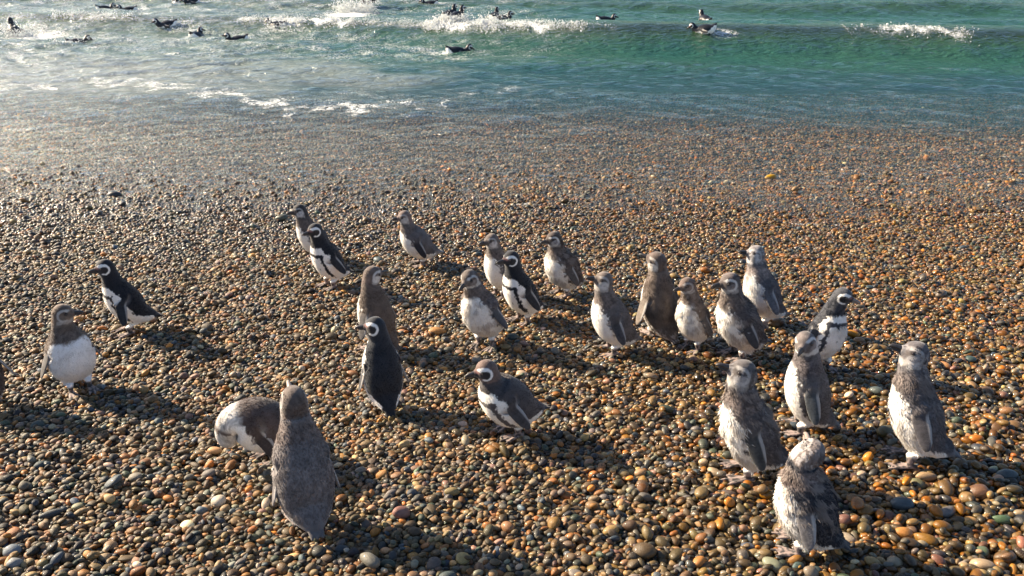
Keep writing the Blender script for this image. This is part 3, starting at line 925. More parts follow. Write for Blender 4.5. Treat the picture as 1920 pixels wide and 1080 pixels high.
def pose(P, q):
    """rest coordinates -> posed local coordinates"""
    P = P.copy()
    fw, u, fn_, fc_, s = flip_weight(P)
    # flipper: out angle and swing
    for side in (1, -1):
        key = 'fl' if side > 0 else 'fr'
        out, swing = q.get(key, (17, 0)); out = out + 9
        m = (s == side) & (fw > 0)
        if not m.any(): continue
        sh = SH0 * np.array([1, side, 1])
        A1 = Matrix.Rotation(R((out - 32) * side), 3, 'X')
        A2 = Matrix.Rotation(R(-swing - 7), 3, 'Y')
        M = np.array(A2 @ A1)
        rel = P[m] - sh
        P[m] = sh + rel + (rel @ M.T - rel) * fw[m][:, None] + np.array([.008, side * (q.get('fat', 1.0) - 1) * .07, 0]) * fw[m][:, None]
    fat = q.get('fat', 1.0)
    x, y, z = P[:, 0], P[:, 1], P[:, 2]
    g = 1 + (fat - 1) * ss(.06, .14, z) * ss(.36, .28, z) * (1 - fw)
    x = x * g; y = y * g
    lean, neck, hp, hy, st, bk = R(q.get('lean', 10)), R(q.get('neck', -8)), R(q.get('head', 0)), R(q.get('yaw', 0)), q.get('st', 1.0), R(q.get('back', 0))
    hr = R(q.get('hroll', 0))
    # integrate the spine
    zs = np.arange(.12, .60, .001)
    th = lean + bk * ss(.12, .30, zs) + neck * ss(.29, .38, zs) + hp * ss(.37, .42, zs)
    k = 1 + (st - 1) * (ss(.285, .315, zs) - ss(.37, .40, zs))
    hx, hz = -.01, .09
    sx = hx + .03 * math.sin(lean) + .01 * math.cos(lean) + np.concatenate([[0], np.cumsum(k * .001 * np.sin(th))[:-1]])
    sz = hz + .03 * math.cos(lean) - .01 * math.sin(lean) + np.concatenate([[0], np.cumsum(k * .001 * np.cos(th))[:-1]])
    zi = np.clip(z, .12, .599)
    T = np.interp(zi, zs, th); SX = np.interp(zi, zs, sx); SZ = np.interp(zi, zs, sz)
    psi = hy * ss(.325, .405, z)
    c, s_ = np.cos(psi), np.sin(psi)
    lx = x * c - y * s_; ly = x * s_ + y * c
    lz = z - zi
    lat = R(q.get('bend', 0)) * ss(.12, .40, z)
    NX = SX + lx * np.cos(T) + lz * np.sin(T)
    NZ = SZ - lx * np.sin(T) + lz * np.cos(T)
    NY = ly
    # legs stay on the ground
    lw = ss(.082, .045, z) * ss(-.045, -.025, x) * (1 - fw)
    LX = x * 1.22 + q.get('step', .01) + .006; 
    NZ = NZ - q.get('sit', .012) * (1 - lw)
    NX = NX * (1 - lw) + LX * lw; NZ = NZ * (1 - lw) + z * lw
    out = np.stack([NX, NY, NZ], 1)
    rl = R(q.get('roll', 0))
    if rl:
        wz = 1 - lw * ss(.05, .02, out[:, 2])
        y2 = out[:, 1] * math.cos(rl) - (out[:, 2]) * math.sin(rl)
        z2 = out[:, 1] * math.sin(rl) + (out[:, 2]) * math.cos(rl)
        out[:, 1] = out[:, 1] * (1 - wz) + y2 * wz; out[:, 2] = out[:, 2] * (1 - wz) + z2 * wz
    return out


n3a = Waves(51, 26, .010, .05, dim=3)
n3b = Waves(52, 22, .030, .12, dim=3)


def lerp(a, b, t):
    return a + (b - a) * t[:, None]


def plumage(V, q):
    """colours per rest vertex"""
    seed = q.get('seed', 0) * .37
    x, y, z = V[:, 0], V[:, 1], V[:, 2]
    fine = n3a(x + seed, y, z - seed); broad = n3b(x - seed, y + seed, z)
    fw, u, fnn, fc, s = flip_weight(V)
    S = np.array(SPINE); xc = np.interp(z, S[3:, 1], S[3:, 0]); 
    phi = np.degrees(np.abs(np.arctan2(y, x - xc))) + 2.2 * fine
    zz = z + .0022 * fine
    adult = q['kind'] == 'adult'
    back = np.array(q.get('back_col', (.011, .013, .019) if adult else (.130, .122, .124)))
    white = np.array(q.get('white_col', (.88, .85, .80)))
    C = np.tile(back, (len(V), 1)) * (1 + .10 * broad + .05 * fine)[:, None]
    body = z < .40
    e = 2.5
    if adult:
        lim = q.get('aw', 88) - 30 * ss(.27, .35, zz) + 22 * ss(.14, .07, zz)
        w = ss(lim + e, lim - e, phi) * ss(.338, .330, zz)
        w = np.maximum(w, ss(.085, .06, zz) * (phi < 140) * (x > -.06))
        C = lerp(C, white, w)
        arch = .302 - .010 * (phi / 60)
        band = ss(43, 46, phi) * ss(60, 56, phi) * ss(.11, .125, zz) * ss(arch + .004, arch, zz)
        band = np.maximum(band, ss(arch - .017, arch - .013, zz) * ss(arch + .006, arch + .002, zz) * (phi < 62))
        C = lerp(C, back * 1.4, np.clip(band, 0, 1))
        # spots on the belly
        sp = (n3a(x * .8 + 3, y * .8, z * .8) > 2.45) & (w > .9) & (z < .28)
        C = lerp(C, back * 2, sp * .8)
    else:
        lim = q.get('front', 76) - q.get('drop', 27) * ss(.25, .335, zz) + 22 * ss(.14, .07, zz)
        ragged = q.get('ragged', 0)
        lim = lim + ragged * 5 * broad
        w = ss(lim + 7, lim - 7, phi + 3 * fine) * ss(q.get('bib', .345), q.get('bib', .345) - .022, zz + .004 * broad)
        w = np.maximum(w, ss(.085, .06, zz) * (phi < 140) * (x > -.06))
        C = lerp(C, white, w)
        collar = np.array(q.get('collar', (.15, .12, .105)))
        cw = ss(.30, .325, zz) * ss(.385, .365, zz) * (1 - w)
        C = lerp(C, collar * (1 + .25 * fine)[:, None], cw * .7)
        if ragged:
            m = ss(.6, 1.1, broad * .9 + fine * .5) * ss(.1, .16, zz) * (z < .38) * ragged * (1 - fw)
            C = lerp(C, np.array((.36, .31, .28)), m * .55)
            m2 = ss(-.7, -1.2, broad) * w * ragged
            C = lerp(C, np.array((.66, .66, .68)), m2 * .3)
    # head
    hd = ss(.385, .395, zz)
    hx = x - .025; hz = z - .431
    r = np.hypot(hx * .92, hz) + .0006 * fine
    ang = np.degrees(np.arctan2(hz, hx))           # 0 = towards the bill, 90 up
    if adult:
        face = np.array((.028, .026, .028)); cap = back * 1.1 if 'cap' not in q else np.array(q['cap'])
        HC = np.tile(cap, (len(V), 1)) * (1 + .1 * fine)[:, None]
        HC = lerp(HC, np.array((.026, .024, .026)), np.maximum(ss(.022, .019, r), ss(.026, .032, x) * ss(.412, .417, z) * ss(.446, .441, z)))
        front = ss(42, 54, np.abs(ang + 13))           # ring is open towards the bill
        ring = ss(.0195, .0215, r) * ss(.0315, .0290, r) * front
        ring = np.maximum(ring, ss(28, 40, ang) * ss(150, 120, ang) * ss(.0155, .0175, r) * ss(.0265, .0240, r))
        ring = ring * np.where(ang > -30, ss(.008, .013, np.abs(y)), 1.0)
        throat = ss(.412, .407, zz) * ss(.396, .400, zz) * (ang < 0)
        HC = lerp(HC, np.array((.80, .78, .75)), np.clip(ring, 0, 1))
        pink = np.exp(-(((x - .050) / .009) ** 2 + ((z - .440) / .006) ** 2))
        HC = lerp(HC, np.array((.30, .14, .13)), np.clip(pink, 0, 1) * .8)
    else:
        cap = np.array(q.get('cap', (.13, .105, .092)))
        HC = np.tile(cap, (len(V), 1)) * (1 + .13 * fine + .1 * broad)[:, None]
        pale = np.array(q.get('pale', (.42, .40, .38)))
        cheek = ss(.030, .022, np.hypot((x - .016) * 1.0, (z - .418) * 1.3)) * (1 - .35 * ss(-.2, .6, fine))
        HC = lerp(HC, pale, cheek * q.get('cheek', .75))
        ring = ss(.0185, .021, r) * ss(.0315, .0275, r) * ss(42, 64, np.abs(ang + 13)) * np.where(ang > -30, ss(.009, .015, np.abs(y)), 1.0)
        HC = lerp(HC, np.array((.62, .60, .58)), np.clip(ring, 0, 1) * q.get('ring', .45))
        lore = np.exp(-(((x - .044) / .010) ** 2 + ((z - .430) / .008) ** 2))
        HC = lerp(HC, np.array((.10, .085, .08)), np.clip(lore, 0, 1) * .8)
        HC = lerp(HC, np.array((.55, .53, .50)), ss(.412, .402, zz) * ss(.384, .394, zz) * (ang < 40) * q.get('chin', .5) * (x > -.012))
        if q.get('mottle'):
            HC = lerp(HC, np.array((.62, .61, .62)), ss(.1, .6, fine + .4 * broad) * q['mottle'] * ss(.465, .44, z))
            HC = lerp(HC, np.array((.07, .065, .07)), ss(.7, 1.2, broad - .3 * fine) * q['mottle'])
    eyer = np.hypot(x - .0335, z - .4385)
    HC = lerp(HC, np.array((.035, .030, .030)), ss(.0095, .0060, eyer) * .9)
    C = lerp(C, HC, hd) if False else C * (1 - hd[:, None]) + HC * hd[:, None]
    # flippers
    fl = np.array(q.get('flip_col', (.022, .023, .028) if adult else (.060, .056, .058)))
    fin = np.where((fnn * 1.0 > .0)[:, None], fl[None], lerp(np.tile(fl, (len(V), 1)), np.array((.35, .31, .29)), np.ones(len(V)) * .6))
    edge = ss(-.013, -.018, fc + .006 * np.sin(u / FL * 3.0) + .010 * (np.clip(u, 0, 1) / FL) ** 2) * ss(.045, .07, u)
    fin = lerp(fin * (1 + .15 * fine)[:, None], np.array((.50, .48, .46)), edge * .55)
    C = C * (1 - fw[:, None]) + fin * fw[:, None]
    # feet
    ft = ss(.052, .040, z + .002 * fine) * (x > -.03)
    foot = lerp(np.tile(np.array((.26, .20, .18)), (len(V), 1)), np.array((.045, .04, .04)), ss(-.3, .6, fine))
    C = C * (1 - ft[:, None]) + foot * ft[:, None]
    tl = ss(-.104, -.114, x)
    C = C * (1 - tl[:, None]) + (back * .7)[None] * tl[:, None]
    if q.get('rump'):
        rw = ss(.12, .07, z) * (x < -.04) * ss(-.4, .5, fine + broad)
        C = lerp(C, np.array((.30, .26, .23)), rw * q['rump'])
    return np.clip(C, .008, .9)


def bill_mesh():
    bm = bmesh.new()
    tube(bm, [(.052, 0, .4300), (.067, 0, .4310), (.081, 0, .4306), (.093, 0, .4290), (.100, 0, .4250), (.103, 0, .4200)],
         [(.0120, .0110), (.0090, .0095), (.0072, .0082), (.0060, .0068), (.0040, .0048), (.0012, .0014)], n=14)
    tube(bm, [(.052, 0, .4215), (.068, 0, .4205), (.083, 0, .4195), (.094, 0, .4190)], [(.0100, .0075), (.0074, .0060), (.0050, .0044), (.0018, .0018)], n=12)
    me = bpy.data.meshes.new('b'); bm.to_mesh(me)
    V = np.array([v.co[:] for v in bm.verts]); bm.faces.ensure_lookup_table()
    Fs = [[v.index for v in f.verts] for f in bm.faces]; bm.free()
    bpy.data.meshes.remove(me)
    return V, Fs


def eye_mesh(side):
    bm = bmesh.new(); bmesh.ops.create_icosphere(bm, subdivisions=2, radius=.0048)
    V = np.array([v.co[:] for v in bm.verts]) + np.array((.0335, side * .0332, .4385))
    Fs = [[v.index for v in f.verts] for f in bm.faces]; bm.free()
    return V, Fs


def poly_mesh(name, V, Fs):
    me = bpy.data.meshes.new(name); me.from_pydata([tuple(v) for v in V], [], Fs); me.update()
    for p in me.polygons: p.use_smooth = True
    return me


def make_down(Vp, Nn, Vr, C, q, n, ln):
    """short feathers standing off the skin"""
    g = np.random.default_rng(900 + q.get('seed', 0))
    fw = flip_weight(Vr)[0]
    z = Vr[:, 2]
    ok = (z > .07) & ((z < .465)) & (fw < .3) & ~((Vr[:, 0] > .034) & (z > .39))
    rag = q.get('ragged', 0)
    broad = n3b(Vr[:, 0] - q.get('seed', 0) * .37, Vr[:, 1] + q.get('seed', 0) * .37, z)
    wgt = ok * (1 + rag * 2.2 * ss(.2, 1.0, broad))
    idx = g.choice(len(Vr), n, p=wgt / wgt.sum())
    p = Vp[idx] + g.normal(0, .001, (n, 3)); nr = Nn[idx]
    # down-body direction: towards lower rest z, tangential
    dn = np.tile(np.array([-.25, 0, -1.0]), (n, 1)) + g.normal(0, .28, (n, 3))
    th = R(q.get('lean', 10)); c_, s_ = math.cos(th), math.sin(th)
    dn = np.stack([dn[:, 0] * c_ + dn[:, 2] * s_, dn[:, 1], -dn[:, 0] * s_ + dn[:, 2] * c_], 1)
    dn -= (dn * nr).sum(1)[:, None] * nr
    dn /= np.linalg.norm(dn, axis=1)[:, None] + 1e-6
    tuft = 1 + rag * 1.9 * ss(.3, 1.1, broad[idx])
    length = ln * tuft * g.uniform(.5, 1.3, n)
    headf = 1 - .62 * ss(.32, .39, z[idx])
    length *= headf
    lift = q.get('lift', .38) * (1 + rag * .5 * g.random(n))
    d = dn + nr * lift[:, None]; d /= np.linalg.norm(d, axis=1)[:, None]
    sd_ = np.cross(d, nr); sd_ /= np.linalg.norm(sd_, axis=1)[:, None] + 1e-6
    wd = (ln * .20 + .0006) * g.uniform(.7, 1.4, n)
    a = p - sd_ * wd[:, None] - nr * .0006; b = p + sd_ * wd[:, None] - nr * .0006
    tip = p + d * length[:, None]
    V = np.stack([a, b, tip], 1).reshape(-1, 3)
    F = np.arange(n * 3).reshape(-1, 3)
    cc = C[idx] * g.uniform(.82, 1.22, n)[:, None]
    cc = np.repeat(np.clip(cc, 0, .88), 3, 0)
    return V, F, cc, np.repeat(nr, 3, 0)


REST = {}


def build_penguin(p, mats, swim=False):
    Vr, F = REST['lo' if swim else 'hi']
    S = p['S']
    Vp = pose(Vr, p) * S
    C = REST.setdefault(('c', p.get('style'), p['kind'], p.get('seed', 0), swim), None)
    C = plumage(Vr, p)
    root = bpy.data.objects.new('penguin', None); COL.objects.link(root)
    root.empty_display_size = .1
    root.location = (p['x'], p['y'], p['z']); root.rotation_euler = (0, 0, R(p['h']))
    tag(root, p['label'], 'penguin', p['group'])
    me = mesh_np('body', Vp, F, cols=C)
    link('body', me, mats['plumage'] if not swim else mats['wet_plumage'], root)
    BV, BF = REST['bill']
    link('bill', poly_mesh('bill', pose(BV, p) * S, BF), mats[p.get('bill', 'bill')], root)
    for sd_ in (1, -1):
        EV, EF = REST['eye'][sd_]
        link('eye', poly_mesh('eye', pose(EV, p) * S, EF), mats['eye'], root)
    if not swim:
        nn = np.zeros(len(Vp) * 3, np.float32); me.vertices.foreach_get('normal', nn); nn = nn.reshape(-1, 3)
        if p['kind'] == 'adult': n, ln = 7000, .0050
        else: n, ln = 9000, .0068
        n = int(n * (1 + .35 * p.get('ragged', 0))); ln *= (1 + .25 * p.get('ragged', 0))
        V, F2, cc, nr3 = make_down(Vp, nn, Vr, C, p, n, ln * S)
        fm = mesh_np('feathers', V, F2, smooth=True, cols=cc)
        if len(fm.vertices) == len(V): fm.normals_split_custom_set_from_vertices(nr3.tolist())
        link('feathers', fm, mats['down'], root)
    return root


G_ST = 'penguins standing about on the pebble beach'
G_SW = 'penguins swimming in the surf'
GREY = (.132, .122, .124); BROWN = (.165, .132, .115); SLATE = (.070, .070, .082)
PENGUINS = [
    dict(x=-1.892, y=3.576, h=214, S=.90, kind='adult', lean=18, neck=-18, head=4, yaw=0, fl=(20, 26), fr=(20, -10), step=.03, seed=1, short='the striding adult',
         label='black and white adult penguin striding left with a flipper hanging forward, leftmost adult'),
    dict(x=-1.862, y=2.940, h=312, S=.88, kind='young', lean=2, neck=-2, head=2, yaw=62, fl=(14, -8), fr=(16, 0), fat=1.12, seed=2, ragged=.25, front=80, bib=0.318, short='the white-bellied left penguin',
         back_col=BROWN, cap=(.13, .095, .075), white_col=(.84, .84, .85), collar=(.09, .075, .068), cheek=.15, ring=.6,
         label='plump young penguin at left, broad white belly to the camera and head turned right'),
    dict(x=-2.165, y=2.800, h=128, S=.88, kind='young', lean=3, neck=-2, head=0, yaw=0, fl=(16, 0), fr=(16, 0), seed=3, back_col=(.075, .060, .055), short='the penguin at the left edge', rump=.8,
         label='penguin cut off by the left edge of the photo, only back and tail showing'),
    dict(x=-1.203, y=4.660, h=206, S=.90, kind='young', lean=24, neck=-24, head=4, yaw=0, fl=(16, 0), fr=(16, 5), seed=4, back_col=(.065, .060, .062), cap=(.035, .032, .033), pale=(.50, .52, .55), cheek=.9, short='the dark-headed penguin',
         label='dark-headed young penguin half hidden behind an adult, at the back on the left'),
    dict(x=-1.030, y=4.227, h=222, S=.90, kind='adult', lean=20, neck=-18, head=0, yaw=0, fl=(15, -6), fr=(15, 2), seed=5, step=.02, short='the back left adult',
         label='black and white adult penguin in front of a dark-headed young one, back left'),
    dict(x=-0.547, y=4.597, h=199, S=.87, kind='young', lean=28, neck=-28, head=4, yaw=0, fl=(15, 4), fr=(16, 8), seed=6, fat=1.08, st=.85, back_col=GREY, flip_col=(.022, .020, .024), cap=(.17, .125, .11), pale=(.55, .52, .50), cheek=.9, rump=.8, short='the black-flippered penguin',
         label='grey-backed young penguin with a black flipper facing left, alone at the back'),
    dict(x=-0.635, y=3.360, h=149, S=.92, kind='young', lean=6, neck=-4, head=-8, yaw=-112, fl=(20, -4), fr=(16, 0), seed=7, back_col=(.115, .090, .075), cap=(.12, .09, .078), pale=(.60, .58, .56), cheek=.9, ring=.8, collar=(.09, .07, .06), short='the brown-backed penguin looking right',
         label='brown-backed young penguin looking right, just behind the black adult seen from the back'),
    dict(x=-0.525, y=2.791, h=111, S=.88, kind='adult', lean=5, neck=-8, head=6, yaw=72, fl=(9, 0), fr=(10, 0), seed=8, back_col=(.016, .020, .028), aw=108, short='the black-backed adult',
         label='adult penguin seen from behind with smooth slate-black back, ringed face turned left'),
    dict(x=-0.054, y=4.081, h=215, S=.86, kind='young', lean=15, neck=-12, head=0, yaw=-8, fl=(15, 0), fr=(15, 2), seed=9, back_col=(.115, .103, .10), pale=(.56, .52, .50), cheek=.9, flip_col=(.11, .10, .10), st=.95, short='the slim pale-faced penguin',
         label='slim pale-faced young penguin looking left, just behind the adult at the centre'),
    dict(x=-0.117, y=3.421, h=240, S=.94, kind='young', lean=16, neck=-10, head=12, yaw=-6, fl=(15, 2), fr=(14, 0), roll=6, fat=1.05, seed=10, ragged=.8, back_col=(.11, .10, .106), pale=(.30, .27, .26), ring=.95, chin=1, flip_col=(.05, .055, .065), short='the fluffy centre penguin',
         label='fluffy moulting young penguin at centre facing the camera, head ringed with white'),
    dict(x=0.070, y=3.713, h=213, S=.92, kind='adult', lean=20, neck=-20, head=2, yaw=-4, fl=(14, -4), fr=(15, 0), seed=11, step=.0, short='the centre adult',
         label='black and white adult penguin at the centre with blue-black back and mottled chest band'),
    dict(x=0.307, y=4.081, h=208, S=.90, kind='young', lean=20, neck=-16, head=4, yaw=-8, fl=(14, 0), fr=(15, 4), fat=1.14, st=.85, seed=12, ragged=.9, back_col=(.100, .080, .072), cap=(.08, .062, .055), pale=(.42, .42, .44), ring=.9, flip_col=(.085, .072, .065), rump=.6, short='the plump brown penguin',
         label='plump brown moulting young penguin with dark bill, behind and right of the centre adult'),
    dict(x=0.028, y=2.597, h=204, S=.90, kind='adult', lean=34, neck=-30, head=6, yaw=-10, fl=(16, 2), fr=(17, 2), st=.62, fat=1.14, seed=13, back_col=(.060, .054, .056), cap=(.14, .095, .08), flip_col=(.055, .050, .052), white_col=(.88, .85, .78), short='the hunched brown adult',
         label='hunched brownish penguin with bold white face ring and chest band, alone at lower centre'),
    dict(x=0.495, y=3.325, h=192, S=.93, kind='young', lean=19, neck=-14, head=-22, yaw=-4, fl=(15, 2), fr=(16, 4), seed=14, fat=1.05, back_col=(.125, .112, .11), pale=(.58, .55, .52), cheek=.9, flip_col=(.05, .048, .052), short='the pale-faced raised-bill penguin',
         label='young penguin with pale raised face and dark flipper, left of the tall brown-backed one'),
    dict(x=0.740, y=3.510, h=116, S=1.0, kind='young', lean=4, neck=-2, head=-25, yaw=38, fl=(20, -2), fr=(15, 0), roll=-6, seed=15, fat=.98, back_col=(.135, .108, .090), cap=(.12, .09, .078), pale=(.66, .62, .58), cheek=1, collar=(.13, .10, .085), flip_col=(.15, .125, .105), rump=1, short='the tall brown penguin',
         label='tall brown-backed young penguin seen from behind, bill pointing up to the left'),
    dict(x=0.881, y=3.373, h=215, S=.82, kind='young', lean=12, neck=-8, head=6, yaw=-14, fl=(14, 0), fr=(15, 0), roll=6, seed=16, ragged=.9, back_col=(.17, .135, .115), cap=(.14, .10, .085), pale=(.32, .27, .25), ring=.5, cheek=.4, flip_col=(.10, .09, .085), short='the small tawny penguin',
         label='small tawny young penguin with white front, just right of the tall brown-backed one'),
    dict(x=1.073, y=3.255, h=193, S=.98, kind='young', lean=22, neck=-18, head=2, yaw=0, fl=(14, 0), fr=(15, 2), seed=17, fat=1.06, ragged=1, back_col=(.11, .098, .098), cap=(.11, .09, .085), pale=(.28, .26, .26), ring=.9, flip_col=(.045, .042, .045), short='the big fluffy penguin',
         label='large fluffy dark-backed young penguin in front of the mottle-headed white-chested one'),
    dict(x=1.292, y=3.630, h=190, S=.96, kind='young', lean=18, neck=-10, head=-20, yaw=-8, fl=(15, 0), fr=(14, 0), roll=5, seed=18, front=82, ragged=.4, back_col=(.12, .115, .125), cap=(.22, .20, .20), mottle=0.45, pale=(.55, .54, .54), white_col=(.82, .80, .77), collar=(.30, .25, .23), flip_col=(.12, .12, .13), short='the mottle-headed penguin',
         label='upright young penguin with mottled grey and white head and clean white chest'),
    dict(x=1.380, y=3.130, h=294, S=.86, kind='adult', lean=2, neck=0, head=6, yaw=38, fl=(14, 0), fr=(15, 2), roll=-7, seed=19, ragged=.9, back_col=(.045, .048, .058), bill='pale_bill', short='the adult looking right',
         label='adult penguin with white face ring looking right, half hidden behind a smooth grey one'),
    dict(x=1.142, y=2.597, h=170, S=.95, kind='young', lean=10, neck=-8, head=14, yaw=64, fl=(17, -2), fr=(17, -4), seed=20, front=64, bib=.345, back_col=(.105, .100, .106), cap=(.13, .11, .105), pale=(.26, .22, .21), ring=.9, chin=1, collar=(.12, .10, .10), flip_col=(.060, .068, .074), fat=0.96, short='the smooth grey penguin',
         label='smooth grey-backed young penguin with long white front, head turned to face the camera'),
    dict(x=0.851, y=2.300, h=177, S=1.02, kind='young', lean=18, neck=-14, head=-24, yaw=-2, fl=(15, 0), fr=(15, 2), seed=21, ragged=1, back_col=(.115, .104, .106), cap=(.10, .09, .09), mottle=0.2, pale=(.38, .37, .38), collar=(.16, .13, .12), flip_col=(.038, .040, .042), fat=0.96, bib=0.33, short='the shaggy raised-bill penguin',
         label='shaggy moulting young penguin with dark raised bill pointing up left, in front at right'),
    dict(x=1.468, y=2.375, h=164, S=1.03, kind='young', lean=16, neck=-12, head=-22, yaw=6, fl=(15, 0), fr=(15, 2), roll=6, seed=22, ragged=.6, back_col=(.115, .108, .116), cap=(.10, .09, .095), mottle=0.22, pale=(.36, .35, .36), collar=(.15, .125, .12), flip_col=(.060, .056, .062), fat=0.93, bib=0.33, short='the far right penguin',
         label='tall young penguin standing alone at the far right with its bill raised left'),
    dict(x=0.898, y=1.885, h=162, S=0.9, kind='young', lean=14, neck=-10, head=-48, yaw=-75, fl=(15, 0), fr=(15, 2), st=.8, fat=1.05, seed=23, ragged=1, back_col=(.040, .042, .052), cap=(.18, .15, .14), mottle=0.4, collar=(.20, .155, .14), flip_col=(.095, .092, .10), bill='pale_bill', bib=0.32, short='the nearest penguin',
         label='nearest penguin at lower right, shaggy brown collar, blue-black back, head turned away'),
    dict(x=-0.655, y=2.020, h=115, S=1.02, kind='young', lean=16, neck=-2, head=-30, yaw=0, fl=(5, -2), fr=(5, 0), roll=2, seed=24, ragged=0.2, lift=0.2, back_col=(.15, .135, .135), cap=(.105, .082, .072), collar=(.13, .10, .088), flip_col=(.10, .09, .092), bill='pale_bill', short='the near grey-backed penguin',
         label='grey young penguin seen from behind at lower left, loose down between its shoulders'),
    dict(x=-0.865, y=2.42, h=206, S=0.86, kind='young', lean=20, neck=75, head=40, yaw=-50, back=50, fl=(14, 10), fr=(17, 30), st=0.8, fat=1.25, seed=25, back_col=(.070, .052, .048), cap=(.5, .48, .45), front=80, bib=0.43, flip_col=(.035, .026, .025), drop=-30, collar=(.7, .68, .64), short='the bent-over penguin',
         label='brown-backed penguin bent double, head tucked out of sight, white breast on the left'),
]
for _p in PENGUINS: _p['group'] = G_ST


SP = [
    (-0.989, 2.140, 0.0252, 0.92, 0.7, 10, (0.5, 0.43, 0.33), 'pale cream round pebble, right of the bare shingle at lower left'),
    (-0.376, 3.553, 0.0456, 0.6, 0.5, 5, (0.42, 0.22, 0.08), "large orange-tan oval pebble left of the fluffy centre penguin's feet"),
    (2.326, 6.938, 0.0575, 0.55, 0.5, 10, (0.6, 0.36, 0.08), 'bright yellow pebble alone in the shallow backwash right of centre'),
    (1.305, 2.122, 0.0393, 0.68, 0.62, -8, (0.075, 0.095, 0.105), 'biggest dark blue-grey stone below the far right penguin'),
    (1.166, 2.085, 0.0282, 0.85, 0.6, 20, (0.23, 0.13, 0.05), 'round brown stone just left of the orange egg-shaped pebble'),
    (1.206, 2.065, 0.0210, 0.72, 0.6, 70, (0.46, 0.17, 0.03), 'glossy orange egg-shaped pebble between a brown and a blue-grey stone'),
    (1.243, 1.975, 0.0305, 0.68, 0.6, -5, (0.52, 0.27, 0.12), 'smooth orange-tan stone directly under the biggest blue-grey one'),
    (1.298, 1.942, 0.0368, 0.58, 0.5, -28, (0.26, 0.14, 0.04), 'long wet brown stone right of the smooth orange-tan one'),
    (0.782, 1.826, 0.0321, 0.66, 0.5, -35, (0.26, 0.27, 0.19), "pale green-grey oval stone left of the nearest penguin's feet"),
    (1.432, 2.074, 0.0334, 0.55, 0.55, 28, (0.17, 0.155, 0.145), 'long grey-brown stone slanting up near the right edge'),
    (1.489, 2.032, 0.0242, 0.76, 0.7, -20, (0.5, 0.31, 0.15), 'pale tan egg-shaped stone near the right edge'),
    (1.588, 2.032, 0.0329, 0.52, 0.5, -6, (0.1, 0.15, 0.085), 'dark green long stone at the right edge'),
    (1.464, 2.280, 0.0377, 0.42, 0.45, -4, (0.46, 0.33, 0.21), "long pale tan stone just below the far right penguin's tail"),
    (1.412, 1.824, 0.0352, 0.55, 0.55, -18, (0.42, 0.32, 0.22), 'large speckled tan stone in the bottom right corner'),
    (1.747, 2.280, 0.0377, 0.62, 0.6, -8, (0.085, 0.1, 0.1), "dark grey smooth stone at the right edge level with the far penguin's feet"),
    (-1.544, 1.896, 0.0280, 0.8, 0.7, -10, (0.16, 0.19, 0.21), 'blue-grey round stone in the bottom left corner'),
    (-1.501, 1.838, 0.0225, 0.86, 0.7, 0, (0.21, 0.22, 0.22), 'lighter grey round stone below the blue-grey one, bottom left corner'),
    (-1.517, 2.074, 0.0387, 0.28, 0.35, 20, (0.05, 0.06, 0.065), 'thin dark slate sliver of stone at lower left'),
    (-1.031, 2.096, 0.0195, 0.8, 0.7, 0, (0.11, 0.14, 0.16), 'blue-grey pebble left of the pale cream one'),
    (-1.105, 2.441, 0.0278, 0.55, 0.5, -5, (0.48, 0.27, 0.12), "flat orange-tan pebble below the bent-over penguin's breast"),
    (1.662, 3.607, 0.0434, 0.7, 0.6, -5, (0.44, 0.17, 0.03), 'bright orange stone under the bill of the adult looking right'),
    (1.108, 2.621, 0.0273, 0.72, 0.6, 0, (0.07, 0.09, 0.11), 'dark blue-grey pebble by the feet of the smooth grey penguin'),
    (1.561, 2.919, 0.0297, 0.7, 0.6, -30, (0.1, 0.12, 0.11), "grey-green oval pebble left of the far right penguin's chest"),
    (-3.281, 6.308, 0.0616, 0.45, 0.5, 5, (0.03, 0.032, 0.03), 'dark wet stone poking out of the backwash at left'),
    (-2.819, 6.256, 0.0393, 0.6, 0.5, 5, (0.035, 0.035, 0.03), 'small dark stone in the backwash right of the bigger dark one'),
    (2.133, 3.231, 0.0273, 0.8, 0.6, 0, (0.07, 0.1, 0.09), "dark green pebble right of the far right penguin's head"),
    (0.000, 7.099, 0.0441, 0.5, 0.5, 0, (0.25, 0.24, 0.21), 'pale grey pebble in the shallow backwash at centre'),
    (1.697, 3.438, 0.0287, 0.6, 0.6, 0, (0.36, 0.22, 0.13), 'tan pebble right of the adult looking right'),
]

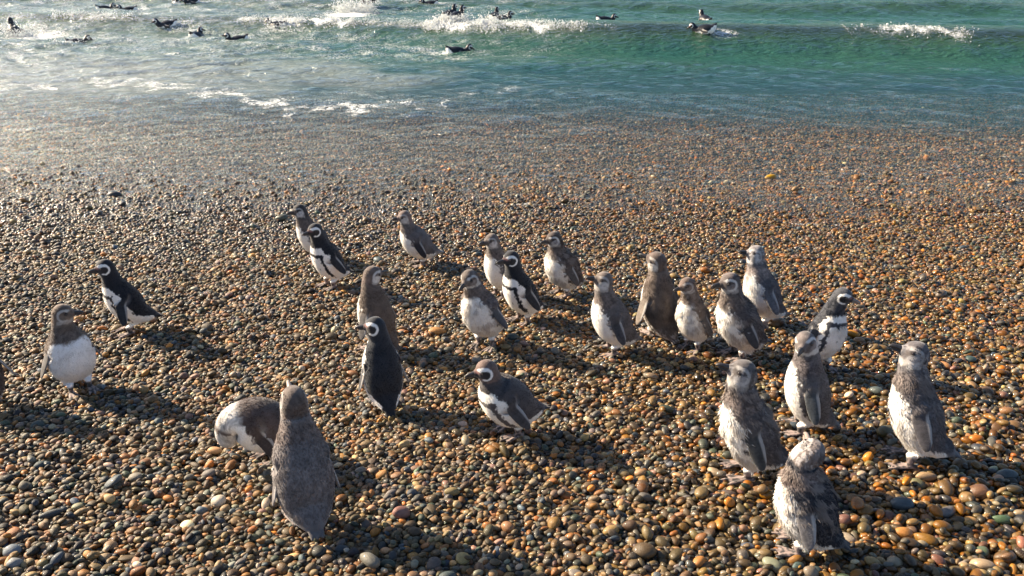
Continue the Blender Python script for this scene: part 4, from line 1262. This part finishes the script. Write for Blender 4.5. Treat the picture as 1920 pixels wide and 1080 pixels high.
SW = [
    (-9.83, 16.50, 131, 42, -40, 0, -0.06, 'penguin rearing up amid foam at the far left edge of the surf'),
    (-8.22, 15.43, 56, 80, -50, 0, -0.1, 'penguin swimming away right with pale head, just right of the leftmost foam patch'),
    (-10.32, 21.08, 34, 82, -62, 0, -0.1, "penguin swimming right at the top left, cut by the photo's top edge"),
    (-9.23, 20.58, 196, 82, -66, 0, -0.1, 'white-throated penguin swimming left at the top, second from the left there'),
    (-6.94, 17.17, 198, 82, -58, 0, -0.1, 'penguin swimming left with low tail and ringed head, left of one with neck raised right'),
    (-6.27, 16.34, 83, 78, -58, -40, -0.09, 'penguin heading away with bill raised to the right, between two left-facing swimmers'),
    (-5.06, 15.72, 196, 84, -80, 0, -0.1, 'penguin swimming left with black neck held straight up'),
    (-4.62, 16.91, 165, 80, -58, 0, -0.12, 'low black penguin at the left end of the broken white crest'),
    (-8.72, 21.99, 122, 80, -60, 0, -0.1, 'dark penguin mostly above the top edge, left of a bigger one'),
    (-8.12, 21.86, 206, 82, -50, 0, -0.08, 'dark blue-black penguin cut by the top edge, head to the left'),
    (-3.53, 19.89, 90, 30, -20, 20, -0.06, 'large dark penguin bursting through the tall splash of foam'),
    (-3.51, 20.83, 70, 40, -25, 0, -0.02, 'penguin pressed against another inside the tall splash of foam'),
    (-2.76, 18.52, 28, 86, -40, 0, -0.15, 'nearly submerged penguin right of the tall splash, only a strip of back showing'),
    (-1.96, 21.59, 179, 82, -60, 0, -0.1, 'brownish penguin with pale flank at the top edge, right of centre foam'),
    (-1.41, 17.85, 53, 66, -60, 0, -0.07, 'penguin behind another with neck straight up, above the broken white crest'),
    (-1.18, 16.50, 48, 64, -58, -10, -0.05, 'penguin with ringed head up riding the white crest beside another'),
    (-1.08, 14.37, 12, 82, -52, 0, -0.09, 'black penguin swimming right in front of the wave with bill low'),
    (-0.44, 19.23, 73, 70, -66, -20, -0.08, 'pale-backed penguin heading out to sea above another with ringed head'),
    (-0.32, 16.83, 25, 80, -72, 0, -0.1, 'penguin with raised ringed head at the right end of the white crest'),
    (1.91, 18.32, 8, 82, -62, 0, -0.08, 'penguin swimming right on smooth green water with head lifted'),
    (3.98, 17.00, 107, 66, -50, 0, -0.09, 'penguin preening in the water directly behind a long left-facing swimmer'),
    (3.55, 14.80, 165, 84, -48, 0, -0.05, 'penguin floating left on the wave face, rightmost in the water'),
]

SWIMMERS = []
for _i, (_x, _y, _h, _l, _n, _w, _d, _t) in enumerate(SW):
    SWIMMERS.append(dict(x=_x, y=_y, h=_h, S=1.16, kind='adult', lean=_l + 7, neck=_n - 4, head=-6, yaw=_w, dz=_d - .012, sit=0, fl=(30, 5), fr=(30, 5), seed=40 + _i, label=_t,
                         group=G_SW, back_col=(.016, .018, .024)))


# ------------------------------------------------------------------ build
build_beach(ground_mat())
build_pebbles()
build_water(water_mat())
build_spray(foam_mat())
t1 = time.time()
REST['hi'] = rest_body(.0031); REST['lo'] = rest_body(.0062)
REST['bill'] = bill_mesh(); REST['eye'] = {1: eye_mesh(1), -1: eye_mesh(-1)}
print('rest body', len(REST['hi'][0]), len(REST['lo'][0]))
mats = dict(plumage=plumage_mat('plumage'), wet_plumage=plumage_mat('wet_plumage', rough=.4, sheen=0, bump=0), down=down_mat(),
            bill=simple_mat('bill_horn', (.035, .032, .034), .4, .3), pale_bill=simple_mat('pale_bill_horn', (.26, .21, .18), .45, .2),
            eye=simple_mat('eye_dark', (.02, .012, .01), .1, 1.0))
for p in PENGUINS:
    p['z'] = ground_h(p['x'], p['y']) - .004
    build_penguin(p, mats)
for p in SWIMMERS:
    p['z'] = float(sea_height(p['x'], p['y'])[0]) + p.get('dz', -.12) * p['S']
    build_penguin(p, mats, swim=True)
print('penguins', round(time.time() - t1, 1), 'total', round(time.time() - T0, 1))
